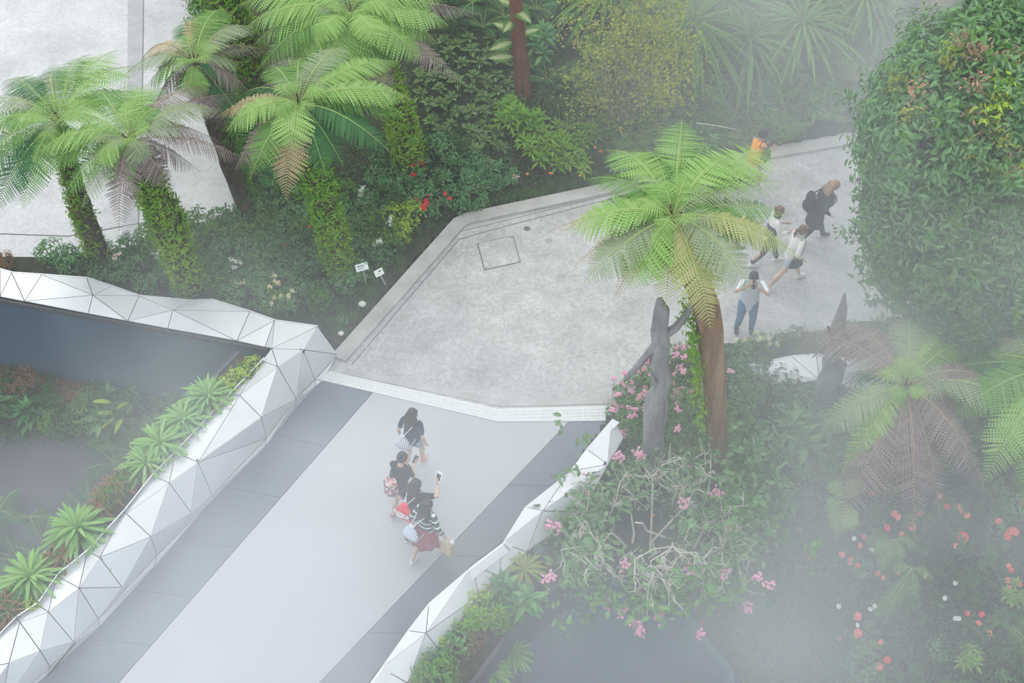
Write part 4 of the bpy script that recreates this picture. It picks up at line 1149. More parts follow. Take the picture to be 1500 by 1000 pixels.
for a, b, g_ in ((168, 378, 'palepink'), (175, 372, 'palepink')): blossom(a, b, h_hill, g_, .08, 'pink blossom at the foot of the tree fern beside the pale floor', group='pink blossoms by the pale floor')
for a, b in ((348, 330), (366, 332), (225, 372), (270, 378), (300, 330)): blossom(a, b, h_hill, 'white', .06, 'white blossom in the bed of mossy trunks', group='white blossoms among the trunks')
for a, b in ((452, 333), (416, 358), (490, 300)): blossom(a, b, h_hill, 'red', .045, 'small red blossom beside the thick mossy trunk', group='red blossoms by the mossy trunk')

# plant signs on stakes
def sign(px, py, sx, sy, w_, h_, yaw, rows, label):
    base = G(sx, sy, h_hill); top = over(base, px, py)
    root = empty('plant_sign', tuple(base)); tag(root, label, 'plant sign')
    t = top - base
    b = MB(); b.tube([(0, 0, -.1), t * .95], .012, 6); b.obj('stake', mat('stake_grey', (.5, .52, .5), .5), root)
    M = Matrix.Translation(Vector(t)) @ Matrix.Rotation(yaw, 4, 'Z') @ Matrix.Rotation(R(-42), 4, 'X')
    b = MB(); b.box((0, 0, 0), (w_, .012, h_)); o = b.obj('plate', mat('sign_white', (.80, .82, .80), .4), root); o.matrix_local = M
    # small illegible print: grey lines of text and a green mark
    for q, (x, z, ww, hh, c) in enumerate(rows):
        b = MB(); b.box((x, -.008, z), (ww, .003, hh)); q_ = b.obj('print', mat('sign_ink', c, .6), o)
sign(530, 391, 538, 417, .26, .15, R(22), [(-.03, .03, .14, .022, (.10, .12, .11)), (-.02, -.005, .16, .012, (.2, .22, .22)), (-.03, -.035, .12, .012, (.25, .27, .27)), (.09, .045, .05, .035, (.15, .42, .25))], 'white plant name sign with green corner on a stake, farther from the curb')
sign(555, 399, 567, 417, .20, .14, R(38), [(.03, .02, .06, .035, (.12, .13, .13)), (-.02, -.02, .09, .012, (.3, .3, .3))], 'small white plant name sign on a slanted stake closest to the curb')
# little white garden lights at the curb
for a, b, s, lb in ((531, 450, .09, 'small white round garden lamp in the bed by the curb'), (500, 493, .07, 'small white box lamp on the curb beside the parapet end')):
    p = G(a, b, h_hill); root = empty('garden_lamp', tuple(p)); tag(root, lb, 'garden lamp')
    q = MB(); q.tube([(0, 0, -.03), (0, 0, .05)], s * .5, 8); q.obj('socket', M_gap, root)
    q = MB(); q.ball((0, 0, .10), (s * .9, s * .75, s * .7), 12, 8); q.obj('housing', LM['white'], root, smooth=True)
# black ground spot by the parapet
p = G(300, 424, h_hill); root = empty('spotlight', tuple(p)); tag(root, 'dark ground spotlight with pale glass behind the long parapet', 'spotlight')
q = MB(); q.tube([(0, 0, -.03), (0, 0, .16)], .012, 6); q.obj('stake', M_gap, root)
q = MB(); q.tube([(0, .06, .16), (0, -.06, .24)], [.05, .065], 12); q.obj('housing', M_gap, root)
q = MB(); q.tube([(0, -.06, .24), (0, -.064, .243)], [.055, .055], 12); q.obj('glass', LM['white'], root)

# ------------------------------------------------------------------ troughs on the bridge
def on_trough(kind, px, py, s, label, z=.86, cat='bromeliad', group=None):
    return put(kind, P(px, py, z), px * .7, s, label, cat, group, .1)
BR = [(298, 596, 1.2, 'largest pale green bromeliad nearest the end of the long parapet'), (262, 628, 1.1, 'pale green bromeliad second from the long parapet'), (228, 664, 1.2, 'pale green bromeliad third from the long parapet'), (205, 692, 1.0, 'pale green bromeliad before the small red-centred ones'),
      (108, 790, 1.3, 'big full bromeliad between two red-centred groups'), (38, 858, 1.2, 'big bromeliad closest to the photo corner along the bridge')]
for a, b, s, lb in BR: on_trough('brom', a + 10, b - 6, s * 1.35, lb, .88)
for a, b, s in ((168, 722, 1.0), (150, 738, .95), (182, 706, .8), (86, 828, 1.0), (70, 838, .9), (4, 893, 1.1), (12, 905, .9), (140, 752, .8)): on_trough('bromred', a + 5, b - 5, s * 1.5, 'small reddish bromeliad in the bridge trough between the big ones', group='small reddish bromeliads in the trough')
for a, b, s in ((372, 540, .7), (355, 556, .8), (338, 568, .8), (318, 582, .6), (240, 652, .5), (50, 890, .6), (130, 776, .5)): on_trough('limeshrub', a, b, s, 'low lime green shrub filling the bridge trough', .84, 'shrub', 'lime shrubs in the bridge trough')
for a, b, s in ((360, 552, .6), (330, 575, .6), (304, 600, .6), (160, 735, .6), (178, 715, .6), (75, 842, .6), (40, 868, .6), (5, 898, .6), (280, 612, .6), (245, 645, .6), (190, 704, .6), (124, 790, .6), (95, 818, .6), (60, 852, .6), (20, 885, .6), (215, 680, .5)): on_trough('midshrub', a, b, s, 'low green shrub between bromeliads in the bridge trough', .82, 'shrub', 'green shrubs in the bridge trough')
for a, b, s, lb in ((768, 838, 1.15, 'yellow-green bromeliad highest in the trough beside the white parapet'), (728, 868, 1.1, 'yellow-green bromeliad next down from the topmost one by the white parapet')): put('bromlime', P(a, b, .55), a, s, lb, 'bromeliad', None, .1)
for a, b, k, s in ((748, 872, 'longleaf', .8), (700, 896, 'limeshrub', .8), (680, 918, 'lance', .7), (718, 905, 'lance', .8), (742, 905, 'midshrub', .8), (650, 948, 'limeshrub', .7), (668, 952, 'rose', .8), (640, 972, 'rose', .7), (690, 945, 'rustshrub', .6), (612, 990, 'limeshrub', .7), (760, 895, 'longleaf', .9), (640, 1000, 'midshrub', .9)):
    put(k, P(a, b, .45), a, s * 1.25, 'green plant in the trough beside the white parapet', 'plant', 'trough plants beside the white parapet')
for a, b, s in ((715, 985, .9), (680, 1005, 1.0), (750, 960, .8)):
    put('brom', P(a, b, -.3), a, s * 1.3, 'large misty strap-leaved plant below the trough by the white parapet', 'plant', 'misty strap-leaved plants under the trough')

# ------------------------------------------------------------------ sunken garden
lab_low = {
    'rustshrub': ('rusty red-brown shrub in the sunken garden along the blue wall', 'shrub', 'rusty shrubs along the blue wall'),
    'midshrub': ('green shrub in the sunken garden under the blue wall', 'shrub', 'green shrubs in the sunken garden'),
    'darkshrub': ('dark shrub in the sunken garden under the blue wall', 'shrub', 'dark shrubs in the sunken garden'),
    'longleaf': ('long-leaved plant in the sunken garden under the blue wall', 'plant', 'long-leaved plants in the sunken garden'),
    'fern': ('fern in the sunken garden under the blue wall', 'fern', 'ferns in the sunken garden'),
    'lance': ('bright lance-leaved plant in the sunken garden', 'plant', 'lance-leaved plants in the sunken garden'),
    'darkfern': ('dark misty fern on the floor of the sunken garden', 'fern', 'dark ferns in the sunken garden'),
}
scatter([('rustshrub', 1)], [(-60, 520), (20, 518), (130, 540), (165, 575), (120, 585), (-60, 560)], h_low, .30, lab_low, 31, .8, 1.15, cap=45)
scatter([('midshrub', 3), ('darkshrub', 3), ('longleaf', 1), ('fern', 1), ('lance', .7)], [(-60, 570), (60, 578), (150, 590), (180, 620), (160, 650), (60, 620), (-60, 640)], h_low, .40, lab_low, 32, .9, 1.3, cap=50)
scatter([('longleaf', 2), ('fern', 2), ('darkshrub', 2), ('midshrub', 1)], [(165, 590), (300, 590), (320, 620), (230, 690), (170, 650)], h_low, .42, lab_low, 33, .9, 1.3, cap=40)
scatter([('darkfern', 1)], [(-40, 740), (50, 750), (90, 800), (60, 860), (-40, 860)], h_low, .6, lab_low, 34, 1.2, 1.9, cap=12)
scatter([('darkfern', 1)], [(150, 680), (215, 660), (190, 740), (130, 780)], h_low, .6, lab_low, 35, 1.1, 1.6, cap=8)
scatter([('rustshrub', 1), ('longleaf', 1)], [(215, 575), (285, 575), (270, 600), (215, 600)], h_low, .4, lab_low, 36, .6, .9, cap=8)
for a, b, k in ((180, 568, 1.), (200, 580, .8), (5, 545, .8)):
    p = G(a, b, h_low); q = MB(); q.ball((0, 0, .1), (.42 * k, .32 * k, .30 * k), 14, 10, jit=.12)
    o = q.obj('rock', M_drift, smooth=True); o.location = tuple(p); tag(o, {180: 'larger grey rock at the end of the rusty shrubs', 200: 'smaller grey rock below the larger one under the blue wall', 5: 'grey rock half hidden in rusty shrubs at the frame edge'}[a], 'rock')
pl = G(165, 640, h_low)
T4 = empty('yellow_leaf_plant', tuple(pl)); tag(T4, 'plant with a few long bright yellow leaves in the sunken garden', 'plant')
q = MB(); q.tube([(0, 0, 0), over(pl, 160, 605) - pl], [.03, .02], 6); q.obj('stem', M_stem, T4)
for a, b, dx, dy, L in ((163, 590, -1, .15, .46), (166, 606, -1, .05, .46), (180, 612, -.25, -.9, .42), (170, 600, .5, .5, .34), (168, 612, -.5, -.6, .36)):
    m_ = MB(); m_.inst(leaf(5, .26, .15, .25), [frame(over(pl, a, b) - pl, (dx, dy, .15), (0, 0, 1), L, L, L)]); m_.obj('leaf', LM['lime'], T4)
pl = G(62, 800, h_low)
T5 = empty('slender_fern', tuple(pl)); tag(T5, 'slender upright feathery plant rising from the dark ferns', 'fern')
q = MB(); frond_data(q, (0, 0, 0), over(pl, 52, 728) - pl, .1, .28, 20, T_pinS, 3); q.obj('foliage', [FM['m'], M_rach['g']], T5)
q = MB(); frond_data(q, (0, 0, 0), over(pl, 75, 750) - pl, .1, .22, 18, T_pinS, 4); q.obj('foliage', [FM['m'], M_rach['g']], T5)

# ------------------------------------------------------------------ planted bank
lab_r = {
    'geranium': ('green shrub dotted with pink flowers beside the two tall trunks', 'shrub', 'pink-flowered shrubs by the two trunks'),
    'midshrub': ('green leafy shrub on the planted bank below the plaza', 'shrub', 'green shrubs on the planted bank'),
    'darkshrub': ('dark shrub on the planted bank below the plaza', 'shrub', 'dark shrubs on the planted bank'),
    'rose': ('bluish leafy shrub on the planted bank below the plaza', 'shrub', 'bluish shrubs on the planted bank'),
    'longleaf': ('plant with long bluish leaves on the planted bank', 'plant', 'long-leaved plants on the planted bank'),
    'lance': ('bright lance-leaved plant on the planted bank', 'plant', 'lance-leaved plants on the planted bank'),
    'tiny': ('fine-leaved low shrub on the misty bank', 'shrub', 'fine-leaved shrubs on the misty bank'),
    'anth': ('broad-leaved dark plant among red flowers on the misty bank', 'plant', 'broad-leaved plants among the red flowers'),
    'fern': ('ground fern on the misty planted bank', 'fern', 'ground ferns on the misty bank'),
    'brightfern': ('bright ground fern on the misty planted bank', 'fern', 'bright ferns on the misty bank'),
    'darkfern': ('dark ground fern on the misty planted bank', 'fern', 'dark ferns on the misty bank'),
}
scatter([('geranium', 1)], [(900, 610), (930, 560), (990, 522), (1050, 525), (1040, 590), (1010, 610), (955, 600), (915, 660)], h_right, .33, lab_r, 41, .85, 1.2, cap=40)
scatter([('midshrub', 3), ('geranium', 1), ('rose', 2)], [(915, 640), (960, 600), (1080, 600), (1080, 690), (1000, 720), (920, 700)], h_right, .34, lab_r, 42, .8, 1.15, cap=50)
scatter([('midshrub', 3), ('darkshrub', 2), ('rose', 3), ('longleaf', 1)], [(1070, 520), (1110, 540), (1140, 575), (1250, 590), (1240, 740), (1080, 750), (1070, 620)], h_right, .40, lab_r, 43, .9, 1.3, cap=90)
scatter([('darkshrub', 1), ('midshrub', 1)], [(1120, 503), (1200, 492), (1330, 478), (1560, 450), (1560, 560), (1340, 520), (1260, 515), (1120, 520)], h_right, .42, lab_r, 44, .6, .9, cap=50)
scatter([('darkshrub', 2), ('rose', 1), ('darkfern', 1)], [(1260, 580), (1560, 570), (1560, 760), (1240, 760)], h_right, .5, lab_r, 45, .9, 1.3, cap=80)
scatter([('tiny', 1)], [(1060, 760), (1235, 750), (1240, 1010), (1130, 1010), (1080, 860)], h_right, .36, lab_r, 46, .9, 1.3, cap=120)
scatter([('anth', 3), ('darkshrub', 2), ('tiny', 2), ('fern', .6), ('rose', 1)], [(1225, 750), (1560, 740), (1560, 1060), (1230, 1040)], h_right, .42, lab_r, 47, .8, 1.25, cap=170)
for a, b, s in ((1088, 512, .8), (1110, 500, .85), (1130, 508, .7)):
    put('creamfl', G(a, b + 8, h_right), a, s, 'yellow-green shrub in front of the man photographing', 'shrub', 'yellow-green shrubs before the photographer')
for a, b, s in ((1160, 650, 1.4), (1185, 672, 1.5), (1200, 640, 1.2)):
    put('longleaf', G(a, b, h_right), a, s, 'large long-leaved bluish plant below the carved trunk', 'plant', 'large long-leaved plants below the carved trunk')
for a, b in ((905, 578), (895, 600), (900, 555), (915, 548), (990, 518), (1003, 522), (993, 600), (992, 628), (902, 672), (936, 668), (918, 700), (1000, 545), (1070, 545), (945, 575), (930, 600)):
    blossom(a, b, h_right, 'pink', .085, 'pink flower head beside the two tall trunks', group='pink flower heads by the trunks', z=.5, n=9)

# red heart-shaped flowers
sp = leaf(5, .95, -.08, .15, .5, .40)
def spathe(px, py, m, rad, lab, grp):
    q = P(px, py, float(G(px, py, h_right)[2]) + .35)
    root = empty('anthurium_flower', tuple(q)); r = np.random.default_rng(int(px + py * 3))
    a = r.uniform(0, 6.28)
    d = np.array([math.cos(a), math.sin(a) - .6, .25])
    b = MB(); b.inst(sp, [frame(-unit(d) * rad * .4, d, (0, -.9, 1), rad, rad, rad)]); b.obj('spathe', LM[m], root)
    b = MB(); b.tube([(0, 0, .01), np.array([0, -.02, .04 + rad * .3])], [.009, .005], 6); b.obj('spadix', LM['cream'], root)
    b = MB(); b.tube([(0, 0, 0), (0.02, .05, -.2), (0, .08, -.35)], .006, 4); b.obj('stalk', M_stem, root)
    tag(root, lab, 'flower', grp)
A = [(1278, 725, 13), (1309, 751, 9), (1317, 757, 9), (1301, 772, 10), (1320, 781, 7), (1337, 772, 10), (1266, 785, 8), (1261, 798, 8), (1248, 821, 11), (1256, 827, 8), (1234, 813, 9), (1404, 746, 14), (1388, 740, 10), (1417, 755, 9), (1347, 750, 9), (1409, 787, 15), (1400, 799, 8), (1486, 776, 14), (1478, 784, 12), (1462, 762, 9),
     (1477, 828, 7), (1481, 835, 7), (1475, 849, 8), (1478, 862, 9), (1495, 854, 8), (1255, 902, 11), (1256, 928, 12), (1299, 965, 10), (1287, 976, 10), (1291, 940, 7), (1439, 900, 8), (1434, 911, 8), (1451, 926, 8), (1418, 898, 7), (1379, 726, 8), (1295, 846, 7), (1287, 840, 7), (1316, 838, 7), (1498, 735, 9), (1187, 815, 6), (1230, 935, 6)]
for i, (a, b, s) in enumerate(A):
    spathe(a, b, 'coral' if i % 3 else 'red', s * .0155, 'red heart-shaped flower on the misty bank', 'red heart-shaped flowers on the bank')
for a, b in ((1252, 789, ), (1278, 804, ), (1356, 843, ), (1400, 854), (1385, 876), (1275, 891), (1281, 888), (1257, 915), (1399, 905), (1404, 905), (1228, 888)):
    spathe(a, b, 'white', .10, 'small white heart-shaped flower on the misty bank', 'small white flowers on the bank')

def hero_fronds(name, base, tips, ty, width, label, arch=.2):
    p = P(*base); root = empty(name, tuple(p)); tag(root, label, 'fern')
    for i, (a, b, z) in enumerate(tips):
        q = MB(); frond_data(q, (0, 0, 0), P(a, b, z) - p, arch, width, 26, T_pinS, i + int(a), start=.08)
        q.obj('frond', [FM[ty], M_rach['g']], root)
zb = float(G(1320, 850, h_right)[2])
hero_fronds('sword_fern', (1335, 832, zb + .5), [(1272, 920, zb + .1), (1292, 918, zb), (1338, 893, zb), (1300, 835, zb + .4), (1370, 850, zb + .2)], 'm', .17, 'sword fern with comb-like fronds below the misty tree fern')
zb = float(G(1240, 790, h_right)[2])
hero_fronds('sword_fern', (1238, 735, zb + .9), [(1215, 775, zb + .5), (1225, 790, zb + .4), (1250, 780, zb + .6), (1205, 745, zb + .7), (1260, 700, zb + 1.1), (1215, 705, zb + 1.1)], 'g', .2, 'bright yellow-green fern under the grey dead fronds')
zb = float(G(1290, 800, h_right)[2])
hero_fronds('sword_fern', (1310, 790, zb + .5), [(1285, 845, zb + .1), (1325, 830, zb + .1), (1345, 800, zb + .3), (1275, 810, zb + .4)], 'm', .15, 'small fern between the red flowers')
# leafy sprigs near the frame edge
for (a, b, s, lb) in ((1478, 888, 1.0, 'bright green leafy sprig at the frame edge among red flowers'), (1412, 985, 1.0, 'yellow-green leafy sprig at the bottom edge of the bank')):
    put('lance', G(a, b, h_right) + np.array([0, 0, .3]), a, s * .9, lb, 'plant')

# carved, twisted wooden trunk
bw = G(1206, 596, h_right)
T6 = empty('carved_trunk', tuple(bw)); tag(T6, 'dark twisted wooden trunk with a bulging knot and splintered top', 'tree trunk')
w_ = lambda a, b: over(bw, a, b) - bw
q = MB(); q.tube([w_(1203, 610), w_(1206, 575), w_(1211, 558), w_(1220, 548), w_(1222, 538), w_(1214, 526), w_(1221, 516), w_(1230, 500), w_(1229, 478), w_(1234, 455), w_(1237, 430)],
                 [.22, .20, .17, .21, .22, .13, .11, .12, .12, .09, .02], 16, wob=.14)
q.obj('trunk', M_drift, T6, smooth=True)
q = MB(); q.tube([w_(1224, 505), w_(1217, 490), w_(1213, 478)], [.07, .045, .02], 8, wob=.1); q.obj('broken_branch', M_barkd, T6)

# ------------------------------------------------------------------ sprawling shrub with bare pale twigs and pink flowers
bs = P(985, 800, .0)
T7 = empty('sprawling_flowering_shrub', tuple(bs)); tag(T7, 'sprawling shrub of bare pale twigs with green leaves and pink flower clusters', 'shrub')
r = np.random.default_rng(77)
ends = []
for k in range(46):
    a = 2 * math.pi * k / 46 + r.uniform(-.1, .1); q_ = r.uniform(.55, 1.0)
    ends.append((965 + 150 * q_ * math.cos(a), 785 + 118 * q_ * math.sin(a)))
hubs = [(955, 700), (900, 740), (1010, 770), (880, 800), (960, 830), (1060, 760), (1075, 820), (930, 765), (1000, 720), (1040, 700), (855, 770), (985, 800), (920, 815), (1030, 810)]
Hs = [P(a, b, r.uniform(.5, 1.0)) - bs for a, b in hubs]
leafC, twm = [], MB()
for h in Hs:
    o_ = np.array([h[0] * .45 + r.normal(0, .2), h[1] * .3 + r.normal(0, .2), -.1])
    twm.tube([o_, o_ * .5 + h * .4 + r.normal(0, .12, 3), h * .8 + r.normal(0, .08, 3), h], [.026, .022, .019, .016], 6)
for i, (a, b) in enumerate(ends * 2):
    e = P(a + r.normal(0, 10), b + r.normal(0, 10), r.uniform(.4, 1.25)) - bs
    h = Hs[int(np.argmin([np.linalg.norm(e - x) + r.uniform(0, 1.1) for x in Hs]))]
    m_ = (h + e) / 2 + r.normal(0, .17, 3) + (0, 0, .1)
    twm.tube([h, h + (m_ - h) * .5 + r.normal(0, .04, 3), m_, (m_ + e) / 2 + r.normal(0, .05, 3), e], [.015, .013, .011, .009, .007], 5)
    leafC.append(e)
    for j in range(5):
        t = r.uniform(.2, .9); s0 = h + (m_ - h) * t if j % 2 else m_ + (e - m_) * t
        d = unit(e - h + r.normal(0, .7, 3)); ln = r.uniform(.15, .42)
        k1 = s0 + d * ln * .5 + r.normal(0, .05, 3); k2 = s0 + d * ln + (0, 0, r.uniform(-.1, .15))
        twm.tube([s0, k1, k2], [.008, .007, .005], 4)
        if r.random() < .2: leafC.append(k2)
twm.obj('twig', M_twig, T7)
leafC = np.array(leafC)
# more leaves round the rim on the side of the bridge and the lower edge
extra = [P(a, b, r.uniform(.5, 1.1)) - bs for a, b in zip(r.normal(852, 26, 90), r.normal(755, 42, 90))] + [P(a, b, r.uniform(.35, .9)) - bs for a, b in zip(r.normal(930, 55, 55), r.normal(878, 14, 55))] + [P(a, b, r.uniform(.5, 1.1)) - bs for a, b in zip(r.normal(1080, 45, 110), r.normal(745, 55, 110))]
Cc_ = np.concatenate([leafC, np.array(extra)])
fo = MB(); fo.inst(leaf(4, .46, .16, .35), clusters(r, Cc_, rot_dirs(len(Cc_), r, .1, 1), .18, 6, .85, .5)); fo.obj('foliage', LM['tree'], T7)
for i, (a, b) in enumerate(((820, 775), (808, 770), (862, 722), (930, 912), (938, 925), (910, 895), (1012, 835), (1028, 930), (1112, 845), (1127, 858), (1070, 773), (1003, 737), (965, 893), (962, 905), (887, 885), (805, 845), (1050, 720), (936, 872), (1095, 890), (915, 825), (905, 670), (937, 665), (1060, 840), (858, 700))):
    p = P(a, b, .55 if b > 860 else 1.0) - bs
    n_ = 9
    q = MB(); q.inst(leaf(3, .75, .1, .3), frames(p + r.normal(0, .045, (n_ * 2, 3)), rot_dirs(n_ * 2, r, -.3, .9), np.tile([0, 0, 1.], (n_ * 2, 1)), np.full(n_ * 2, .075)))
    q.obj('blossom', LM['pink'], T7)
for a, b in ((925, 790), (955, 757), (1003, 722), (1085, 835), (1028, 915)):
    p = P(a, b, .9) - bs
    q = MB(); q.inst(leaf(4, .45, .3, .5), [frame(p, (r.normal(), r.normal(), -.2), (0, 0, 1), .14, .14, .14)]); o = q.obj('dead_leaf', LM['deadleaf'], T7); o['label'] = 'orange dead leaf'

# ------------------------------------------------------------------ big leafy tree
bb = P(1420, 470, .0)
T8 = empty('broadleaf_tree', tuple(bb)); tag(T8, 'huge dense broadleaf tree with reddish and yellow young shoots', 'tree')
r = np.random.default_rng(88)
blobs = [((1425, 165), 1.75, 0), ((1365, 190), 1.2, -.5), ((1475, 330), 1.9, -.6), ((1380, 300), 1.35, -.6), ((1335, 250), .85, -.2), ((1410, 390), 1.35, -.9), ((1345, 360), .95, -.7), ((1480, 110), 1.4, .4), ((1560, 250), 2.0, 0), ((1490, 455), 1.2, -1.0), ((1405, 460), .85, -1.1), ((1300, 325), .5, -.6), ((1290, 215), .5, -.1), ((1345, 425), .6, -1.0), ((1385, 100), .85, .3), ((1450, 60), .7, .4), ((1540, 420), 1.5, -.9), ((1298, 270), .4, -.3), ((1312, 390), .4, -.8)]
Cs, Ds, Pc = [], [], []
for (a, b), rad, dy in blobs:
    c = Q(a, b, bb[1] + dy) - bb
    n = int(330 * rad * rad)
    D = rot_dirs(n, r, -.75, 1.0)
    k = np.where(r.random(n) < .25, r.uniform(.5, .8, n), r.uniform(.82, 1.08, n))
    k *= 1 + .11 * np.sin(D[:, 0] * 7 + a) * np.cos(D[:, 1] * 6 + b) + .09 * np.sin(D[:, 2] * 9 + a * .3 + D[:, 0] * 5)
    Cs.append(c + D * (rad * k)[:, None]); Ds.append(D * [1, 1, .8] + [0, 0, .25])
Cs, Ds = np.concatenate(Cs), np.concatenate(Ds)
keep = np.ones(len(Cs), bool)
for (a, b), rad, dy in blobs:
    c = Q(a, b, bb[1] + dy) - bb
    keep &= np.linalg.norm(Cs - c, axis=1) > rad * .55
Cs, Ds = Cs[keep], Ds[keep]
fo = MB(); fo.inst(leaf(3, .33, .2, .4), clusters(r, Cs, Ds, .18, 8, .72, .5)); fo.obj('foliage', LM['tree'], T8)
idx = r.choice(len(Cs), len(Cs) // 4, replace=False)
fo = MB(); fo.inst(leaf(3, .35, .2, .4), clusters(r, Cs[idx] * 1.0 + Ds[idx] * .06, Ds[idx], .15, 7, .65, .45)); o = fo.obj('foliage', LM['mid'], T8); o['label'] = 'brighter green foliage'
ya = [(1400, 75), (1430, 80), (1385, 90), (1340, 105), (1350, 130), (1470, 135), (1465, 120), (1490, 90), (1315, 122), (1460, 145), (1430, 125), (1335, 160), (1445, 170), (1440, 180), (1470, 200), (1500, 245), (1480, 250), (1430, 225), (1500, 140), (1410, 70)]
for i, (a, b) in enumerate(ya):
    c = None; o_ = np.array([0, 0, CAM_H]); d = unit(ray(a, b))
    best = None
    for (aa, b2), rad, dy in blobs:     # front surface of the crown on that sight line
        cc_ = Q(aa, b2, bb[1] + dy); t = (cc_ - o_) @ d; m2 = np.linalg.norm(cc_ - o_ - d * t)
        if m2 < rad:
            tt = t - math.sqrt(rad * rad - m2 * m2)
            best = tt if best is None else min(best, tt)
    if best is None: best = np.linalg.norm(Q(a, b, bb[1]) - o_)
    p = o_ + d * (best - .05) - bb
    q = MB(); q.inst(leaf(3, .34, .2, .35), clusters(r, p + r.normal(0, .10, (9, 3)), rot_dirs(9, r, .2, 1), .13, 6, .7, .4))
    o = q.obj('young_foliage', LM['purple' if i % 3 == 1 else ('yellow' if i % 3 else 'lime')], T8); o['label'] = ('reddish young shoot' if i % 3 == 1 else 'yellow-green young shoot')
q = MB(); q.tube([(0, 0, -.2), (0, 0, 1.2), Q(1410, 300, bb[1]) - bb], [.28, .22, .12], 12, wob=.05); q.obj('trunk', M_bark, T8, smooth=True)
for (a, b), rad, dy in blobs:
    q = MB(); e = Q(a, b, bb[1] + dy) - bb
    q.tube([(0, 0, .9), e * .5 + (0, 0, .2), e * .92], [.09, .06, .02], 6); q.obj('branch', M_bark, T8)
# loose sprigs reaching over the plaza
for (a, b, L) in ((1250, 352, .5), (1228, 340, .4), (1255, 290, .5), (1262, 405, .4), (1258, 222, .4), (1275, 440, .4), (1250, 375, .4)):
    e = Q(a, b, bb[1] - .6) - bb; s_ = Q(1300, b + 5, bb[1] - .6) - bb
    q = MB(); q.tube([s_, e], [.012, .006], 5); q.obj('branch', M_bark, T8)
    pts_ = np.array([s_ + (e - s_) * t for t in np.linspace(.2, 1.05, 9)]) + r.normal(0, .04, (9, 3))
    q = MB(); q.inst(leaf(3, .33, .2, .4), clusters(r, pts_, rot_dirs(9, r, -.1, 1), .15, 6, .8, .3)); q.obj('foliage', LM['blue'], T8)

# ------------------------------------------------------------------ low carpet of seedlings that nobody could count
def carpet(name, px, hf, n, m, L, seed, label):
    r = np.random.default_rng(seed)
    xs = [p[0] for p in px]; ys = [p[1] for p in px]
    X, Y = r.uniform(min(xs), max(xs), n * 2), r.uniform(min(ys), max(ys), n * 2)
    k = inside(px, X, Y); X, Y = X[k][:n], Y[k][:n]
    C = GV(X, Y, hf) + np.array([0, 0, .03])
    b = MB(); b.inst(L_small, clusters(r, C, np.tile([0, 0, 1.], (len(C), 1)) + r.normal(0, .3, C.shape), L, 4, .8, .9))
    o = b.obj(name, LM[m]); tag(o, label, 'ground cover', None, 'stuff'); return o
hp = [(400, 270), (560, 200), (600, -80), (1340, -80), (1560, 60), (1560, 120), (1260, 186), (1090, 218), (834, 274), (683, 306), (660, 314), (640, 330), (470, 472), (280, 436), (70, 385), (230, 352)]
carpet('ground_cover', hp, h_hill, 9000, 'dark', .085, 1, 'low dark leafy ground cover on the slope beyond the plaza')
carpet('ground_cover', [(900, 615), (985, 525), (1120, 505), (1330, 472), (1560, 450), (1560, 1080), (1130, 1080), (1040, 850), (900, 700)], h_right, 7000, 'dark', .085, 2, 'low dark leafy ground cover on the planted bank')
carpet('ground_cover', [(-60, 515), (130, 530), (290, 590), (300, 640), (180, 660), (60, 640), (-60, 660)], h_low, 2500, 'dark', .085, 3, 'low dark leafy ground cover in the sunken garden')
for lst in PROTO.values():      # kinds never placed would sit at the origin
    for o in lst:
        if not o.get('used'):
            for ch in KIDS[o.name]: bpy.data.objects.remove(ch)
            bpy.data.objects.remove(o)
        else: del o['used']
# ------------------------------------------------------------------ people
def skin_mat(name, c): return mat(name, c, .55, 0, .3)
SKIN = skin_mat('skin_light', (.62, .41, .31)); SKIN2 = skin_mat('skin_tan', (.48, .29, .20))
HAIR = noise_mat('hair_black', [(.012, .011, .011), (.035, .03, .03)], 30, .45, 3, spec=.5, stretch=(1, 1, .1))
HAIRB = noise_mat('hair_brown', [(.10, .05, .03), (.20, .11, .07)], 30, .5, 3, spec=.4, stretch=(1, 1, .1))
HAIRG = noise_mat('hair_auburn', [(.26, .14, .08), (.40, .24, .15)], 30, .5, 3, spec=.4, stretch=(1, 1, .1))
def cloth(name, c, rough=.85): return noise_mat(name, [tuple(x * .8 for x in c), c, tuple(min(1, x * 1.1) for x in c)], 9, rough, 4, bump=.25, bscale=25)
def striped(name, a, b, freq, axis=2, duty=.5, rough=.85):
    m = mat(name, a, rough); nt = m.node_tree
    tc = nt.nodes.new('ShaderNodeTexCoord'); sp = nt.nodes.new('ShaderNodeSeparateXYZ'); nt.links.new(tc.outputs['Object'], sp.inputs[0])
    k = nt.nodes.new('ShaderNodeMath'); k.operation = 'MULTIPLY'; k.inputs[1].default_value = freq; nt.links.new(sp.outputs[axis], k.inputs[0])
    f = nt.nodes.new('ShaderNodeMath'); f.operation = 'FRACT'; nt.links.new(k.outputs[0], f.inputs[0])
    g = nt.nodes.new('ShaderNodeMath'); g.operation = 'GREATER_THAN'; g.inputs[1].default_value = duty; nt.links.new(f.outputs[0], g.inputs[0])
    mx = nt.nodes.new('ShaderNodeMix'); mx.data_type = 'RGBA'; nt.links.new(g.outputs[0], mx.inputs[0])
    mx.inputs[6].default_value = (*a, 1); mx.inputs[7].default_value = (*b, 1); set_col(m, mx.outputs[2]); return m

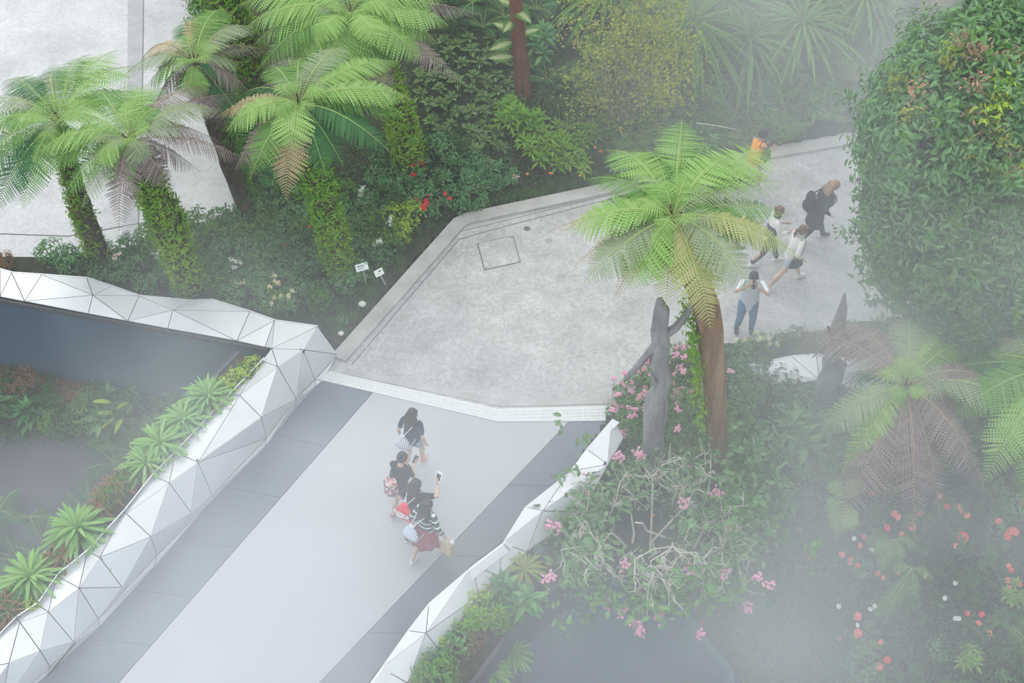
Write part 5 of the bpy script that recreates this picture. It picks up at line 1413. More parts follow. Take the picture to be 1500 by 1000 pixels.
def remesh(mb, name, material, parent, vox=.009, smooth=2, sub=0):
    me = mb.mesh('tmp', material); o = bpy.data.objects.new('tmp', me); COL.objects.link(o)
    m = o.modifiers.new('r', 'REMESH'); m.mode = 'VOXEL'; m.voxel_size = vox; m.use_smooth_shade = True
    if smooth:
        s = o.modifiers.new('s', 'SMOOTH'); s.iterations = smooth; s.factor = .5
    dg = bpy.context.evaluated_depsgraph_get(); ev = o.evaluated_get(dg)
    me2 = bpy.data.meshes.new_from_object(ev); me2.name = name
    me2.materials.clear(); me2.materials.append(material)
    bpy.data.objects.remove(o)
    return new_obj(name, me2, parent)

def loft(mb, rings, n=20):
    """rings: (centre, rx, ry, yaw)"""
    V = []
    for c, rx, ry, yw in rings:
        for j in range(n):
            t = 2 * math.pi * j / n
            x, y = rx * math.cos(t), ry * math.sin(t)
            V.append((c[0] + x * math.cos(yw) - y * math.sin(yw), c[1] + x * math.sin(yw) + y * math.cos(yw), c[2]))
    F = [(i * n + j, i * n + (j + 1) % n, (i + 1) * n + (j + 1) % n, (i + 1) * n + j) for i in range(len(rings) - 1) for j in range(n)]
    F += [tuple(range(n))[::-1], tuple((len(rings) - 1) * n + j for j in range(n))]
    return mb.add(V, F)

def limb(mb, pts, rads, n=14):
    pts = [np.array(p, float) for p in pts]
    P_, R_ = [pts[0]], [rads[0]]
    for i in range(1, len(pts)):
        for t in (.25, .5, .75, 1.0):
            P_.append(pts[i - 1] + (pts[i] - pts[i - 1]) * t)
            bulge = 1 + (.07 * math.sin(math.pi * min(1, t * 1.25)) if t < .8 else 0)
            R_.append((rads[i - 1] + (rads[i] - rads[i - 1]) * t) * bulge)
    mb.tube(P_, R_, n)
    for p, r_ in zip(pts, rads): mb.ball(p, r_ * .99, 12, 8)

def ik(a, b, l1, l2, pole):
    a, b = np.array(a, float), np.array(b, float); d = b - a; L = np.linalg.norm(d)
    if L > (l1 + l2) * .999: b = a + d / L * (l1 + l2) * .999; d = b - a; L = np.linalg.norm(d)
    x = (l1 * l1 - l2 * l2 + L * L) / (2 * L); h = math.sqrt(max(0, l1 * l1 - x * x))
    u = d / L; p = np.array(pole, float); p = p - u * (p @ u); p /= np.linalg.norm(p) + 1e-9
    return a + u * x + p * h, b

def hand(mb, wrist, d, palm_n, curl, side, s=1.0):
    """palm, four fingers of different lengths and a thumb leaving the palm's side"""
    d = unit(d); n = unit(np.array(palm_n) - d * (np.array(palm_n) @ d)); x = np.cross(d, n)
    c = wrist + d * .045 * s
    for k in (-1.2, -.4, .4, 1.2):
        mb.tube([wrist + x * .010 * k, c + x * .014 * k, wrist + d * .085 * s + x * .019 * k], [.014, .015, .0125], 8)
    mb.ball(c, (.030, .030, .022), 10, 7)
    for k, ln in zip((-1.5, -.5, .5, 1.5), (.060, .074, .078, .066) if side > 0 else (.066, .078, .074, .060)):
        p = wrist + d * .083 * s + x * .0185 * k; q = [p]; dd = d + x * .06 * k
        for j in range(3):
            a = curl * (.5 + .5 * j) * .8
            v = unit(dd * math.cos(a) + n * math.sin(a)); p = p + v * ln * s / 3 * (1.15 - .12 * j); q.append(p)
        mb.tube(q, [.0095, .009, .0082, .0065], 8); mb.ball(q[-1], .0066, 8, 6)
    t = wrist + d * .028 * s + x * side * -.022
    v1 = unit(d * .75 - x * side * .75 + n * .3); v2 = unit(d * .95 - x * side * .2 + n * (.3 + .4 * curl))
    mb.tube([t, t + v1 * .035 * s, t + v1 * .035 * s + v2 * .032 * s], [.013, .0105, .008], 8); mb.ball(t + v1 * .035 * s + v2 * .032 * s, .008, 8, 6)

def person(label, px, py, yaw, h=1.62, skin=None, lean=.05, feet=((-.1, .0), (.1, .0)), lift=(0, 0), hands=(None, None), curls=(.5, .5), hd=(None, None), poles=(None, None),
           head_yaw=0, head_pitch=.1, hair=None, hair_len=.0, hair_style='long', top=None, sleeve=.5, top_len=.0, legs=None, leg_mat=None, skirt=None, shoe=None, build=1.0, loc=None, coat=0):
    """stands at a photo position; facing local +Y turned by yaw. All measures in metres at 1.62 m tall"""
    skin = skin or SKIN
    k = h / 1.62
    base = P(px, py, 0) if loc is None else np.array(loc)
    root = empty('person', tuple(base), yaw); root.scale = (k, k, k)
    tag(root, label, 'person')
    hip = np.array([0, 0, .86]); chest = np.array([0, lean * .7, 1.18]); neck = np.array([0, lean, 1.345]); headc = neck + np.array([0, .035 + math.sin(head_pitch) * .08, .135])
    sh = [np.array([s * .155 * build, lean * .95, 1.30]) for s in (-1, 1)]
    hj = [hip + np.array([s * .082, 0, -.02]) for s in (-1, 1)]
    J = dict(neck=neck, head=headc, sh=sh, hip=hip)
    # legs
    L = []
    for i, s in enumerate((-1, 1)):
        an = np.array([feet[i][0], feet[i][1] - .04, .085 + lift[i]])
        kn, an = ik(hj[i], an, .415, .385, (s * .08, 1, 0)); L.append((hj[i], kn, an))
    A = []
    for i, s in enumerate((-1, 1)):
        tgt = np.array(hands[i] if hands[i] is not None else (s * .24, .06 + lean, .82))
        el, wr = ik(sh[i], tgt, .27, .235, poles[i] if poles[i] is not None else (s * .5, -1, -.2)); A.append((sh[i], el, wr))
    J['wr'] = [a[2] for a in A]; J['el'] = [a[1] for a in A]
    # one continuous body
    mb = MB()
    loft(mb, [(hip + (0, 0, -.09), .115 * build, .085, 0), (hip, .155 * build, .108, 0), ((0, lean * .25, .98), .128 * build, .092, 0), ((0, lean * .5, 1.08), .122 * build, .09, 0), ((0, lean * .75, 1.2), .148 * build, .105, 0), ((0, lean * .95, 1.30), .150 * build, .085, 0), ((0, lean, 1.345), .065, .055, 0), (neck + (0, .01, .03), .05, .05, 0)])
    limb(mb, [neck - (0, 0, .03), neck + (0, .015, .06)], [.052, .048])
    for i in range(2):
        limb(mb, L[i], [.082 * build, .052, .036]); mb.ball(L[i][1] + (0, 0, 0), .053, 12, 8)
        mb.tube([L[i][1], (L[i][1] + L[i][2]) / 2 + (0, -.012, .06), L[i][2]], [.048, .052, .034], 12)
        yf = 0
        mb.tube([L[i][2] + (0, -.01, -.02), L[i][2] + (0, .06, -.045), L[i][2] + (0, .15, -.062)], [.036, .034, .022], 10)
        limb(mb, A[i], [.046 * build, .034, .023])
        d = np.array(hd[i]) if hd[i] is not None else unit(A[i][2] - A[i][1])
        hand(mb, A[i][2], d, (0, 1, 0.2) if hd[i] is None else np.cross(d, (0, 0, 1)) * (1 if i == 0 else -1) + np.array([0, 0, .2]), curls[i], 1 if i else -1)
    # head with face
    cy_, sy_ = math.cos(head_yaw), math.sin(head_yaw)
    def hp(x, y, z):
        c, s = math.cos(-head_pitch), math.sin(-head_pitch)
        y2, z2 = y * c - z * s, y * s + z * c
        return headc + np.array([x * cy_ - y2 * sy_, x * sy_ + y2 * cy_, z2])
    mb.ball(hp(0, -.008, .030), (.076, .088, .085), 18, 12); mb.ball(hp(0, .012, -.02), (.062, .072, .075), 16, 10)
    mb.ball(hp(0, .045, -.072), (.032, .028, .025), 12, 8); mb.ball(hp(0, .05, -.03), (.045, .032, .045), 12, 8)
    mb.tube([hp(0, .078, .018), hp(0, .094, -.012), hp(0, .098, -.026)], [.009, .012, .014], 8)
    mb.tube([hp(-.02, .078, -.056), hp(0, .086, -.056), hp(.02, .078, -.056)], [.006, .010, .006], 8)
    for s in (-1, 1):
        mb.ball(hp(s * .077, -.005, -.008), (.010, .020, .030), 8, 8)
        mb.tube([hp(s * .045, .068, .026), hp(s * .020, .080, .022)], [.008, .009], 6)
    remesh(mb, 'body', skin, root, .0078, 2)
    ey = mat('eye', (.05, .03, .02), .3)
    for s in (-1, 1):
        e = MB(); e.ball(hp(s * .030, .0765, .006), (.011, .008, .007), 10, 7); e.obj('eye', ey, root, smooth=True)
    mo = MB(); mo.tube([hp(-.019, .0875, -.057), hp(0, .095, -.059), hp(.019, .0875, -.057)], [.003, .005, .003], 6); mo.obj('mouth', mat('lips', (.45, .16, .14), .5), root)
    # hair
    hb = MB(); hm = hair or HAIR
    hb.ball(hp(0, -.022, .045), (.090, .098, .088), 18, 12)
    hb.ball(hp(0, -.045, .0), (.084, .075, .085), 16, 10)
    for s in (-1, 1): hb.tube([hp(s * .05, .045, .085), hp(s * .078, .015, .03), hp(s * .080, -.01, -.03)], [.022, .022, .018], 8)
    if hair_style == 'long':
        b_ = np.array([0, -.12 + lean, 1.30 - hair_len])
        q0, q1, q2 = hp(0, -.07, .0), neck + (0, -.105, -.03), b_
        for dx in (-.075, -.045, -.015, .015, .045, .075):
            hb.tube([q0 + (dx * .85, 0, .03), hp(0, -.085, -.05) + (dx * 1.15, .01 * abs(dx) * 10, 0), q1 + (dx * 1.5, .25 * abs(dx), 0), q2 + (dx * 1.25, 0, abs(dx) * .4)], [.045, .042, .036, .014], 10)
    elif hair_style == 'bun':
        hb.ball(hp(0, -.115, .075), (.042, .042, .040), 12, 8)
    elif hair_style == 'tail':
        hb.tube([hp(0, -.10, .045), hp(0, -.155, .02), hp(0, -.165, -.08), hp(0, -.13, -.19)], [.026, .034, .034, .010], 10)
    remesh(hb, 'hair', hm, root, .009, 1)
    # top
    if top is not None:
        tb = MB(); g = .016; bt = .80 - top_len
        loft(tb, [((0, 0, bt), (.155 + coat * .5) * build + g, .112 + g + coat * .5, 0), ((0, lean * .15, .92), (.150 + coat * .2) * build + g, .108 + g + coat * .2, 0), ((0, lean * .5, 1.08), .138 * build + g, .100 + g, 0), ((0, lean * .75, 1.2), .152 * build + g, .110 + g, 0), ((0, lean * .95, 1.30), .152 * build + g, .088 + g, 0), ((0, lean, 1.352), .075, .064, 0)])
        for i in range(2):
            if sleeve > 0:
                a, e, w_ = A[i]
                pts = [a, e, w_] if sleeve > 1 else [a, a + (e - a) * max(.15, sleeve)]
                if sleeve > 1: pts[2] = e + (w_ - e) * (sleeve - 1)
                limb(tb, pts, [.062 * build, .054, .042][:len(pts)])
        remesh(tb, 'top', top, root, .0095, 2)
    # trousers / shorts
    if leg_mat is not None:
        pb = MB(); f = legs
        loft(pb, [(hip + (0, 0, -.10), .13 * build, .098, 0), (hip + (0, 0, -.0), .164 * build, .119, 0), (hip + (0, lean * .2, .10), .142 * build, .106, 0)])
        for i in range(2):
            a, kn, an = L[i]
            if f <= 1: limb(pb, [a, a + (kn - a) * f], [.096 * build, (.096 + (.074 - .096) * f) * build])
            else: limb(pb, [a, kn, kn + (an - kn) * (f - 1)], [.096 * build, .066, .052])
        remesh(pb, 'trousers' if legs > 1 else 'shorts', leg_mat, root, .0095, 1)
    if skirt is not None:
        n = 48; V = []; rows = 7
        for r_ in range(rows):
            t = r_ / (rows - 1)
            for j in range(n):
                a = 2 * math.pi * j / n; fl = 1 + .09 * t * math.sin(a * 9) + .04 * t * math.sin(a * 5 + 1)
                V.append(((.135 + .13 * t) * fl * math.cos(a), (.105 + .125 * t) * fl * math.sin(a) - .02 * t, .97 - .40 * t))
        F = [(i * n + j, i * n + (j + 1) % n, (i + 1) * n + (j + 1) % n, (i + 1) * n + j) for i in range(rows - 1) for j in range(n)]
        sb = MB(); sb.add(V, F); sk = sb.obj('skirt', skirt, root, smooth=True)
        md = sk.modifiers.new('thickness', 'SOLIDIFY'); md.thickness = .006
    # shoes
    for i in range(2):
        a = L[i][2]; sm = shoe or LM['white']
        s1 = MB(); s1.tube([a + (0, -.045, -.035), a + (0, 0, -.025), a + (0, .07, -.045), a + (0, .145, -.058), a + (0, .165, -.062)], [.036, .047, .044, .034, .018], 12)
        s1.tube([a + (0, -.005, -.04), a + (0, -.005, .005)], [.045, .043], 12)
        for q in s1.v: q[:, 2] = np.maximum(q[:, 2], a[2] - .080)
        so_ = s1.obj('shoe', sm, root, smooth=True)
        s2 = MB(); loft(s2, [((a[0], a[1] + .055, a[2] - .088), .043, .125, 0), ((a[0], a[1] + .055, a[2] - .068), .045, .128, 0)]); s2.obj('sole', mat('sole_white', (.78, .78, .76), .6), so_)
    J['root'] = root; J['hp'] = hp; J['L'] = L
    J['M'] = Matrix.Translation(Vector(base)) @ Matrix.Rotation(yaw, 4, 'Z') @ Matrix.Scale(k, 4)
    return J

def held(J, name, label, cat):
    """an Empty for something carried, in the person's own measures"""
    o = bpy.data.objects.new(name, None); COL.objects.link(o); o.matrix_world = J['M']; tag(o, label, cat); return o

def drawstring_bag(J, label, m, c, w_=.17, h_=.36, strap_m=None):
    o = held(J, 'drawstring_bag', label, 'bag'); c = np.array(c)
    b = MB()
    loft(b, [(c + (0, -.0, -h_ * .52), w_ * .5, .03, 0), (c + (0, -.02, -h_ * .45), w_ * .95, .065, 0), (c + (0, -.03, -h_ * .2), w_ * 1.0, .085, 0), (c + (0, -.015, h_ * .1), w_ * .72, .065, 0), (c + (0, 0, h_ * .32), w_ * .30, .04, 0), (c + (0, .005, h_ * .42), w_ * .38, .03, 0)], 24)
    remesh(b, 'pouch', m, o, .009, 2)
    for s, sh in zip((-1, 1), J['sh']):
        q = MB(); t = np.array([sh[0] * .75, sh[1], sh[2] + .075])
        q.tube([c + (s * .02, .01, h_ * .38), (c + t) / 2 + (0, -.045, .06), t + (0, -.05, 0), t + (s * .0, .02, .012), t + (0, .09, -.05), t + (s * .03, .115, -.16), t + (s * .05, .05, -.27), c + (s * w_ * .85, .02, -h_ * .40)], .007, 6)
        q.obj('strap', strap_m or M_strapw, o)
    return o

def backpack(J, label, m, c, sz=(.15, .085, .21), strap=None):
    o = held(J, 'backpack', label, 'backpack'); c = np.array(c); b = MB()
    loft(b, [(c + (0, 0, -sz[2]), sz[0] * .85, sz[1] * .8, 0), (c + (0, -.01, -sz[2] * .8), sz[0], sz[1], 0), (c + (0, -.005, sz[2] * .5), sz[0] * .95, sz[1] * .9, 0), (c + (0, .01, sz[2] * .9), sz[0] * .75, sz[1] * .7, 0), (c + (0, .02, sz[2]), sz[0] * .4, sz[1] * .4, 0)], 24)
    remesh(b, 'pack', m, o, .009, 1)
    b = MB(); loft(b, [(c + (0, -sz[1] * .9, -sz[2] * .75), sz[0] * .7, .045, 0), (c + (0, -sz[1] * .95, -sz[2] * .2), sz[0] * .72, .045, 0), (c + (0, -sz[1] * .8, .0), sz[0] * .5, .03, 0)]); remesh(b, 'front_pocket', m, o, .01, 1)
    b = MB(); b.tube([c + (-.03, .03, sz[2]), c + (0, .02, sz[2] + .05), c + (.03, .03, sz[2])], .008, 6); b.obj('handle', strap or M_strapd, o)
    for s, sh in zip((-1, 1), J['sh']):
        q = MB(); t = np.array([sh[0] * .72, sh[1], sh[2] + .07])
        q.tube([c + (s * .06, .06, sz[2] * .8), t + (0, -.09, -.02), t + (0, 0, .015), t + (0, .09, -.05), t + (s * .03, .12, -.15), t + (s * .05, .04, -.26), c + (s * sz[0] * .9, .05, -sz[2] * .8)], .016, 8)
        q.obj('strap', strap or M_strapd, o)
    return o

M_strapw = mat('cord_white', (.75, .76, .78), .7); M_strapd = mat('strap_dark', (.03, .03, .035), .7)
C_navy = cloth('cloth_navy', (.035, .045, .10)); C_black = cloth('cloth_black', (.022, .022, .026)); C_blackcoat = cloth('cloth_black_coat', (.028, .034, .042))
C_denim = cloth('denim_light', (.36, .44, .52)); C_jeans = cloth('denim_blue', (.075, .18, .32)); C_white = cloth('cloth_white', (.78, .75, .73)); C_burg = cloth('cloth_burgundy', (.30, .035, .06))
C_orange = cloth('cloth_orange', (.95, .36, .02)); C_beige = cloth('cloth_beige', (.62, .50, .42)); C_grey = cloth('cloth_dark_grey', (.08, .08, .085)); C_scarf = cloth('cloth_pale_grey', (.60, .58, .58))
C_tee = striped('striped_tee', (.28, .34, .45), (.78, .80, .82), 24, 2, .45)
C_green = striped('striped_green', (.035, .075, .06), (.80, .82, .80), 9.5, 2, .76)
C_bagst = striped('striped_bag', (.10, .14, .24), (.85, .86, .88), 34, 0, .42)
C_bagst2 = striped('striped_bag_blue', (.22, .30, .46), (.80, .83, .88), 40, 0, .40)
C_red = cloth('bag_red', (.75, .03, .06), .6)
def floral():
    m = mat('floral_print', (.5, .3, .3), .7); nt = m.node_tree
    tc = nt.nodes.new('ShaderNodeTexCoord'); v = nt.nodes.new('ShaderNodeTexVoronoi'); v.inputs['Scale'].default_value = 22; nt.links.new(tc.outputs['Object'], v.inputs['Vector'])
    sp = nt.nodes.new('ShaderNodeSeparateColor'); nt.links.new(v.outputs['Color'], sp.inputs[0])
    set_col(m, ramp(nt, sp.outputs[0], [(.0, (.10, .08, .12)), (.3, (.45, .16, .18)), (.5, (.75, .45, .40)), (.7, (.80, .76, .74)), (.9, (.30, .20, .24))])); return m
C_floral = floral()
SH_pink = mat('shoe_coral', (.85, .30, .30), .5); SH_white = mat('shoe_white', (.82, .82, .80), .5); SH_brown = mat('shoe_brown', (.16, .09, .07), .6); SH_dark = mat('shoe_dark', (.03, .03, .035), .6)

d_ = P(547, 574) - P(170, 1000); yaw_b = math.atan2(d_[1], d_[0]) - math.pi / 2    # along the bridge

# four women walking over the bridge
W1 = person('woman with long black hair walking first in navy shirt and pale denim shorts', 607, 684, yaw_b + .15, 1.62, SKIN, .06, ((-.09, -.16), (.09, .22)), (.04, 0), ((-.26, .03, .84), (.27, .02, .84)), hair=HAIR, hair_len=.20, top=C_navy, sleeve=.62, legs=.55, leg_mat=C_denim, shoe=SH_pink)
drawstring_bag(W1, 'blue and white striped drawstring bag on the back of the first woman', C_bagst, (-.07, -.22, 1.03), .16, .36)
W2 = person('woman with hair in a bun wearing dark top, navy shorts and floral backpack', 589, 752, yaw_b + .05, 1.62, SKIN, .10, ((-.09, -.12), (.09, .20)), (.03, 0), ((-.08, .40, 1.06), (.12, .38, 1.08)), (1.0, .7), hair=HAIR, hair_style='bun', head_pitch=.45, top=C_black, sleeve=.6, legs=.72, leg_mat=C_navy, shoe=SH_brown)
backpack(W2, 'floral patterned pink and cream backpack on the woman with the bun', C_floral, (-.02, -.21, 1.08))
o = held(W2, 'phone', 'black phone held in front by the woman with the bun', 'phone')
b = MB(); b.box(W2['wr'][1] + (-.06, .10, .03), (.075, .15, .010), 0, M=Matrix.Rotation(.5, 3, 'X')); b.obj('case', M_strapd, o)
W3 = person('woman in dark clothes raising a white phone, red drawstring bag on her back', 611, 786, yaw_b - .05, 1.62, SKIN, .06, ((-.09, -.12), (.09, .15)), (.03, 0), ((-.22, .10, .90), (.26, .36, 1.40)), (.5, 1.1), (None, (0, .25, 1)), hair=HAIR, hair_len=.10, top=C_black, sleeve=.7, legs=.6, leg_mat=C_grey, shoe=SH_dark)
bag = drawstring_bag(W3, 'red drawstring bag with white lettering and swoosh on the phone-raising woman', C_red, (-.02, -.22, 1.08), .19, .42)
tcv = bpy.data.curves.new('lettering', 'FONT'); tcv.body = 'NIKE'; tcv.size = .15; tcv.extrude = .003; tcv.align_x = 'CENTER'; tcv.shear = .25; tcv.offset = .004
tmp = new_obj('tmp', tcv); tme = bpy.data.meshes.new_from_object(tmp.evaluated_get(bpy.context.evaluated_depsgraph_get())); bpy.data.objects.remove(tmp)
tme.materials.clear(); tme.materials.append(M_strapw); to = new_obj('lettering', tme, bag)
to.matrix_local = Matrix.Translation((-.015, -.35, 1.055)) @ Matrix.Rotation(R(90), 4, 'X')
b = MB(); sw = [(-.12, .0), (-.115, -.03), (-.085, -.052), (-.03, -.045), (.13, .03), (-.03, -.012), (-.075, -.020), (-.095, -.008)]
n = len(sw); b.add([(x, -.006, z) for x, z in sw] + [(x, .006, z) for x, z in sw], [tuple(range(n)), tuple(range(n, 2 * n))[::-1]] + [(i, n + i, n + (i + 1) % n, (i + 1) % n) for i in range(n)])
so2 = b.obj('swoosh_print', M_strapw, bag); so2.location = (-.015, -.35, 1.045)
o = held(W3, 'phone', 'white phone with dark screen held up above the group', 'phone'); c = W3['wr'][1] + np.array([-.01, .06, .14])
Mx = Matrix.Rotation(-.5, 3, 'X')
b = MB(); b.box(c, (.115, .014, .19), 0, M=Mx); b.obj('case', mat('phone_white', (.80, .80, .80), .3), o)
b = MB(); b.box(c + np.array([0, -.009, -.005]), (.085, .006, .125), 0, M=Mx); b.obj('screen', mat('phone_screen', (.03, .035, .045), .2), o)
W4 = person('woman in green and white striped top and burgundy skirt carrying a paper bag', 626, 815, yaw_b - .12, 1.62, SKIN, .07, ((-.10, -.24), (.09, .26)), (.05, 0), ((-.22, .06, .88), (.36, .10, .86)), (.5, 1.2), hair=HAIR, hair_len=.18, top=C_green, sleeve=1.75, skirt=C_burg, shoe=SH_white)
drawstring_bag(W4, 'pale blue striped drawstring bag over the burgundy skirt', C_bagst2, (-.10, -.23, .98), .165, .38)
o = held(W4, 'paper_bag', 'brown paper carrier bag hanging from the hand of the woman in the skirt', 'bag'); w0 = W4['wr'][1] + np.array([.02, .02, -.09])
b = MB(); b.prism([(-.13, -.06), (.13, -.06), (.13, .06), (-.13, .06)], -.40, -.06)
for q in b.v: q[:, 0] *= 1 + (q[:, 2] + .06) * -.25; q += w0
b.obj('body', cloth('kraft_paper', (.66, .52, .34), .8), o)
for y in (-.05, .05):
    b = MB(); b.tube([w0 + (-.07, y, -.06), w0 + (-.04, y * .4, .03), w0 + (.04, y * .4, .03), w0 + (.07, y, -.06)], .006, 6); b.obj('handle', M_strapw, o)
for x, y, z in ((-.10, -.02, -.04), (.11, .01, -.01)):
    b = MB(); b.ball(w0 + (x, y, z), (.055, .045, .05), 10, 8, jit=.15); b.obj('tissue', LM['white'], o, smooth=True)

# walkers on the plaza, heading for the big tree
yaw_r = -math.pi / 2 + .15
def along(a, b): v = P(*b) - P(*a); return math.atan2(v[1], v[0]) - math.pi / 2
W5 = person('woman with ponytail in white jacket and denim shorts striding with a black bag', 1150, 417, along((1134, 425), (1185, 410)), 1.66, SKIN, .10, ((-.07, .40), (.07, -.42)), (0, .05), ((-.15, .30, 1.0), (.24, .10, .92)), hair=HAIRB, hair_style='tail', top=C_white, sleeve=1.5, top_len=.02, legs=.42, leg_mat=C_denim, shoe=SH_white, coat=.01, head_pitch=.3)
o = held(W5, 'handbag', 'black shoulder bag at the hip of the woman with ponytail', 'handbag'); b = MB()
c = np.array([.25, -.03, .90]); loft(b, [(c + (0, 0, -.13), .055, .15, 0), (c + (0, 0, -.08), .065, .16, 0), (c + (0, 0, .06), .05, .12, 0), (c + (0, 0, .11), .03, .09, 0)]); remesh(b, 'pouch', C_black, o, .01, 1)
b = MB(); t = W5['sh'][1]; b.tube([c + (0, -.09, .10), t + (.02, -.09, -.08), t + (-.03, -.02, .07), t + (-.0, .08, -.02), c + (0, .09, .10)], .010, 6); b.obj('strap', mat('strap_brown', (.30, .15, .12), .6), o)
b = MB(); 
for i in range(3): b.tube([W5['neck'] + (.07 * math.cos(a), .065 * math.sin(a) + .02, .0 + .03 * i + .012 * math.sin(3 * a)) for a in np.linspace(0, 2 * math.pi, 20)], .028, 8)
remesh(b, 'scarf', C_scarf, W5['root'], .01, 1)
W6 = person('woman in pale jacket with dark vest and leggings walking behind fern fronds', 1120, 386, along((1113, 388), (1150, 385)), 1.64, SKIN, .06, ((-.07, .30), (.07, -.28)), (0, .04), ((-.12, .32, 1.03), (.14, .33, 1.0)), (.9, .9), hair=HAIRB, hair_style='bun', top=C_white, sleeve=1.7, legs=1.9, leg_mat=C_grey, shoe=SH_white, head_pitch=.2)
b = MB(); loft(b, [((0, 0, .88), .172, .128, 0), ((0, .03, 1.08), .158, .12, 0), ((0, .045, 1.2), .166, .125, 0), ((0, .055, 1.27), .12, .112, 0)]); remesh(b, 'vest', C_grey, W6['root'], .01, 1)
b = MB(); b.tube([W6['neck'] + (.06 * math.cos(a), .06 * math.sin(a) + .02, .02) for a in np.linspace(0, 2 * math.pi, 20)], .024, 8); remesh(b, 'scarf', C_black, W6['root'], .01, 1)
W7 = person('person in long black coat with auburn hair walking with a dark backpack', 1186, 353, along((1180, 356), (1214, 352)), 1.70, SKIN, .20, ((-.09, .34), (.09, -.26)), (0, .04), ((-.16, .30, .95), (.20, .20, .90)), hair=HAIRG, hair_style='long', hair_len=-.02, top=C_blackcoat, sleeve=1.9, top_len=.28, legs=1.95, leg_mat=C_black, shoe=SH_dark, coat=.09, head_pitch=.55, build=1.1)
backpack(W7, 'dark backpack on the person in the long black coat', C_blackcoat, (0, -.17, 1.12), (.16, .10, .22))
W8 = person('person with black hair in an orange vest walking by the plaza curb', 1096, 279, along((1098, 285), (1120, 272)), 1.66, SKIN2, .12, ((-.08, -.34), (.08, .26)), (.04, 0), ((-.10, .40, 1.05), (.12, .42, 1.05)), (.9, .9), hair=HAIR, hair_style='short', head_pitch=.4, top=C_orange, sleeve=0, legs=1.15, leg_mat=C_beige, shoe=SH_white)
o = held(W8, 'sling_bag', 'black sling bag at the side of the person in the orange vest', 'bag'); b = MB(); c = np.array([.24, .08, 1.12])
loft(b, [(c + (0, 0, -.15), .07, .11, 0), (c + (0, 0, -.05), .09, .13, 0), (c + (0, 0, .10), .08, .12, 0), (c + (0, 0, .16), .04, .06, 0)]); remesh(b, 'pouch', C_black, o, .01, 1)
b = MB(); t = W8['sh'][1]; b.tube([c + (0, -.08, .12), t + (-.06, -.10, .0), t + (-.08, 0, .075), t + (-.06, .10, .0), c + (0, .08, .12)], .012, 6); b.obj('strap', M_strapd, o)
o = held(W8, 'phone', 'phone held out by the person in the orange vest', 'phone'); b = MB(); b.box((W8['wr'][0] + W8['wr'][1]) / 2 + (0, .10, .03), (.075, .15, .010), 0, M=Matrix.Rotation(.5, 3, 'X')); b.obj('case', M_strapd, o)
W9 = person('man in blue and white striped t-shirt and jeans taking a photograph', 1089, 484, math.pi - .12, 1.74, SKIN2, .02, ((-.14, .0), (.14, .03)), (0, 0), ((-.075, .20, 1.40), (.085, .20, 1.40)), (1.1, 1.1), ((.25, .3, .9), (-.25, .3, .9)), poles=((-1, .1, -.5), (1, .1, -.5)), hair=HAIR, hair_style='short', top=C_tee, sleeve=.85, top_len=.13, legs=1.95, leg_mat=C_jeans, shoe=SH_dark, build=1.12)
o = held(W9, 'camera_body', 'black camera held to the face of the man in stripes', 'camera'); c = W9['head'] + np.array([.0, .135, -.01])
b = MB(); b.box(c, (.135, .055, .085)); b.box(c + (0, -.0, .052), (.055, .05, .028)); b.obj('body', M_strapd, o)
b = MB(); b.tube([c + (0, .02, 0), c + (0, .11, 0)], [.036, .038], 16); lo = b.obj('lens', M_strapd, o); b = MB(); b.tube([c + (0, .108, 0), c + (0, .113, 0)], [.028, .028], 16); b.obj('front_glass', mat('lens_glass', (.10, .08, .16), .1), lo)
b = MB(); a_ = W9['wr'][0]; b.tube([a_ + (.030 * math.cos(t), .02 * math.sin(t), .0 + .012 * math.sin(t)) for t in np.linspace(0, 6.28, 14)], .008, 6); b.obj('watch', M_strapw, W9['root'])
# ------------------------------------------------------------------ mist
# soft banks of cool mist: centre, radii (m), density
BANKS = [
    (P(1130, 30, 2.0), (4.8, 5.0, 3.4), .105),      # over the palms behind the plaza
    (P(1400, 380, 3.6), (4.2, 3.4, 3.4), .08),    # around the big tree
    (P(290, 420, .6), (2.2, 1.4, 1.1), .11),       # over the bed by the mossy trunks
    (P(330, 545, .8), (2.2, 1.9, 1.6), .10),       # over the bromeliads
    (P(530, 810, 1.1), (4.2, 4.0, 2.3), .12),      # on the bridge
    (P(1360, 760, .6), (4.4, 3.0, 2.5), .105),     # over the planted bank
    (P(960, 960, .2), (4.0, 2.2, 2.4), .13),
    (P(1190, 560, 1.0), (2.6, 2.0, 1.8), .045),
    (P(100, 720, -3.), (4.6, 3.2, 1.9), .08),      # down in the sunken garden
    (P(100, 950, .8), (5.0, 2.8, 2.2), .07),
]
BASE = .0025
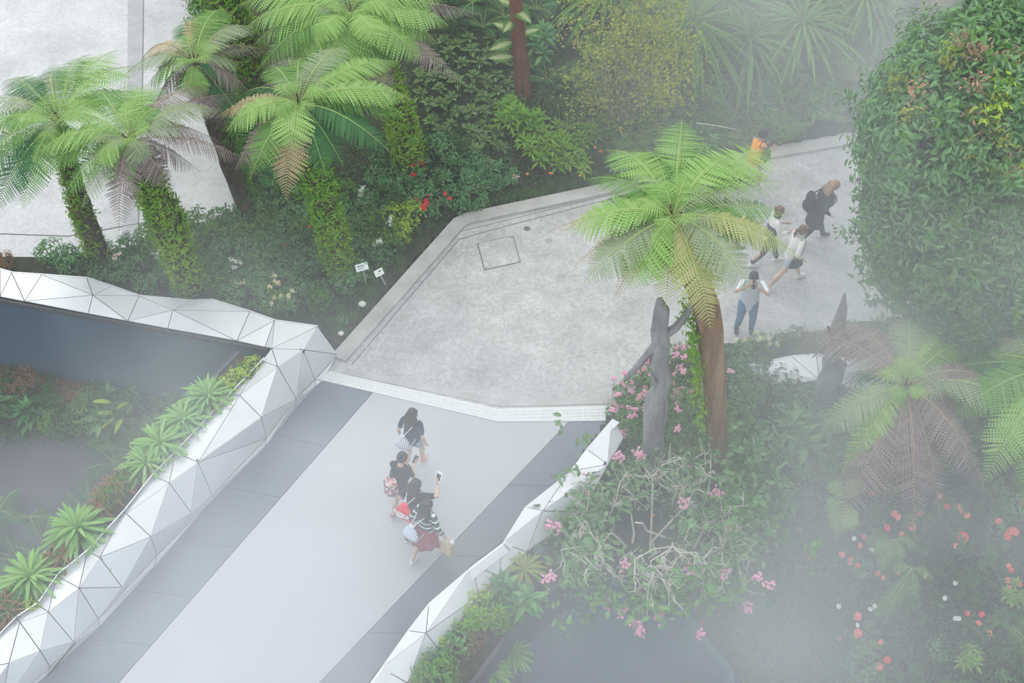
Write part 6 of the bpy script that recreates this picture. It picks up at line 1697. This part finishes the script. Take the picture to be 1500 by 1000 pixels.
def mist():
    ng = bpy.data.node_groups.new('mist_volume', 'GeometryNodeTree')
    ng.interface.new_socket('Geometry', in_out='OUTPUT', socket_type='NodeSocketGeometry')
    N, L = ng.nodes, ng.links
    def math_(op, a, b=None):
        n = N.new('ShaderNodeMath'); n.operation = op
        for i, x in enumerate((a, b)):
            if x is None: continue
            if isinstance(x, (int, float)): n.inputs[i].default_value = x
            else: L.new(x, n.inputs[i])
        return n.outputs[0]
    pos = N.new('GeometryNodeInputPosition').outputs[0]
    total = None
    for c, r, a in BANKS:
        s = N.new('ShaderNodeVectorMath'); s.operation = 'SUBTRACT'; L.new(pos, s.inputs[0]); s.inputs[1].default_value = tuple(c)
        m = N.new('ShaderNodeVectorMath'); m.operation = 'DIVIDE'; L.new(s.outputs[0], m.inputs[0]); m.inputs[1].default_value = r
        d = N.new('ShaderNodeVectorMath'); d.operation = 'DOT_PRODUCT'; L.new(m.outputs[0], d.inputs[0]); L.new(m.outputs[0], d.inputs[1])
        e = math_('MULTIPLY', math_('EXPONENT', math_('MULTIPLY', d.outputs['Value'], -1.0)), a)
        total = e if total is None else math_('ADD', total, e)
    nz = N.new('ShaderNodeTexNoise'); nz.inputs['Scale'].default_value = .28; nz.inputs['Detail'].default_value = 3.0
    nz.inputs['Distortion'].default_value = .6
    L.new(pos, nz.inputs['Vector'])
    k = N.new('ShaderNodeMapRange'); L.new(nz.outputs[0], k.inputs[0])
    k.inputs[1].default_value = .35; k.inputs[2].default_value = .68; k.inputs[3].default_value = .35; k.inputs[4].default_value = 1.6
    dens = math_('ADD', math_('MULTIPLY', total, k.outputs[0]), BASE)
    vc = N.new('GeometryNodeVolumeCube'); L.new(dens, vc.inputs['Density'])
    vc.inputs['Min'].default_value = (-19, 5, -7); vc.inputs['Max'].default_value = (19, 41, 9.5)
    vc.inputs['Resolution X'].default_value = 76; vc.inputs['Resolution Y'].default_value = 72; vc.inputs['Resolution Z'].default_value = 34
    sm = N.new('GeometryNodeSetMaterial')
    m = bpy.data.materials.new('mist'); m.use_nodes = True; t = m.node_tree; t.nodes.clear()
    o = t.nodes.new('ShaderNodeOutputMaterial'); v = t.nodes.new('ShaderNodeVolumePrincipled')
    v.inputs['Color'].default_value = (.95, .975, 1, 1); v.inputs['Density'].default_value = 1.0; v.inputs['Anisotropy'].default_value = 0.0
    t.links.new(v.outputs[0], o.inputs['Volume'])
    sm.inputs['Material'].default_value = m
    L.new(vc.outputs[0], sm.inputs[0])
    out = N.new('NodeGroupOutput'); L.new(sm.outputs[0], out.inputs[0])
    vol = bpy.data.volumes.new('mist'); ob = new_obj('mist', vol)
    vol.materials.append(m)
    md = ob.modifiers.new('mist', 'NODES'); md.node_group = ng
    tag(ob, 'pale drifting mist over bridge and planting', 'mist', None, 'stuff')
    return ob
mist()
SC.cycles.volume_step_rate = 2.5
SC.cycles.volume_max_steps = 128
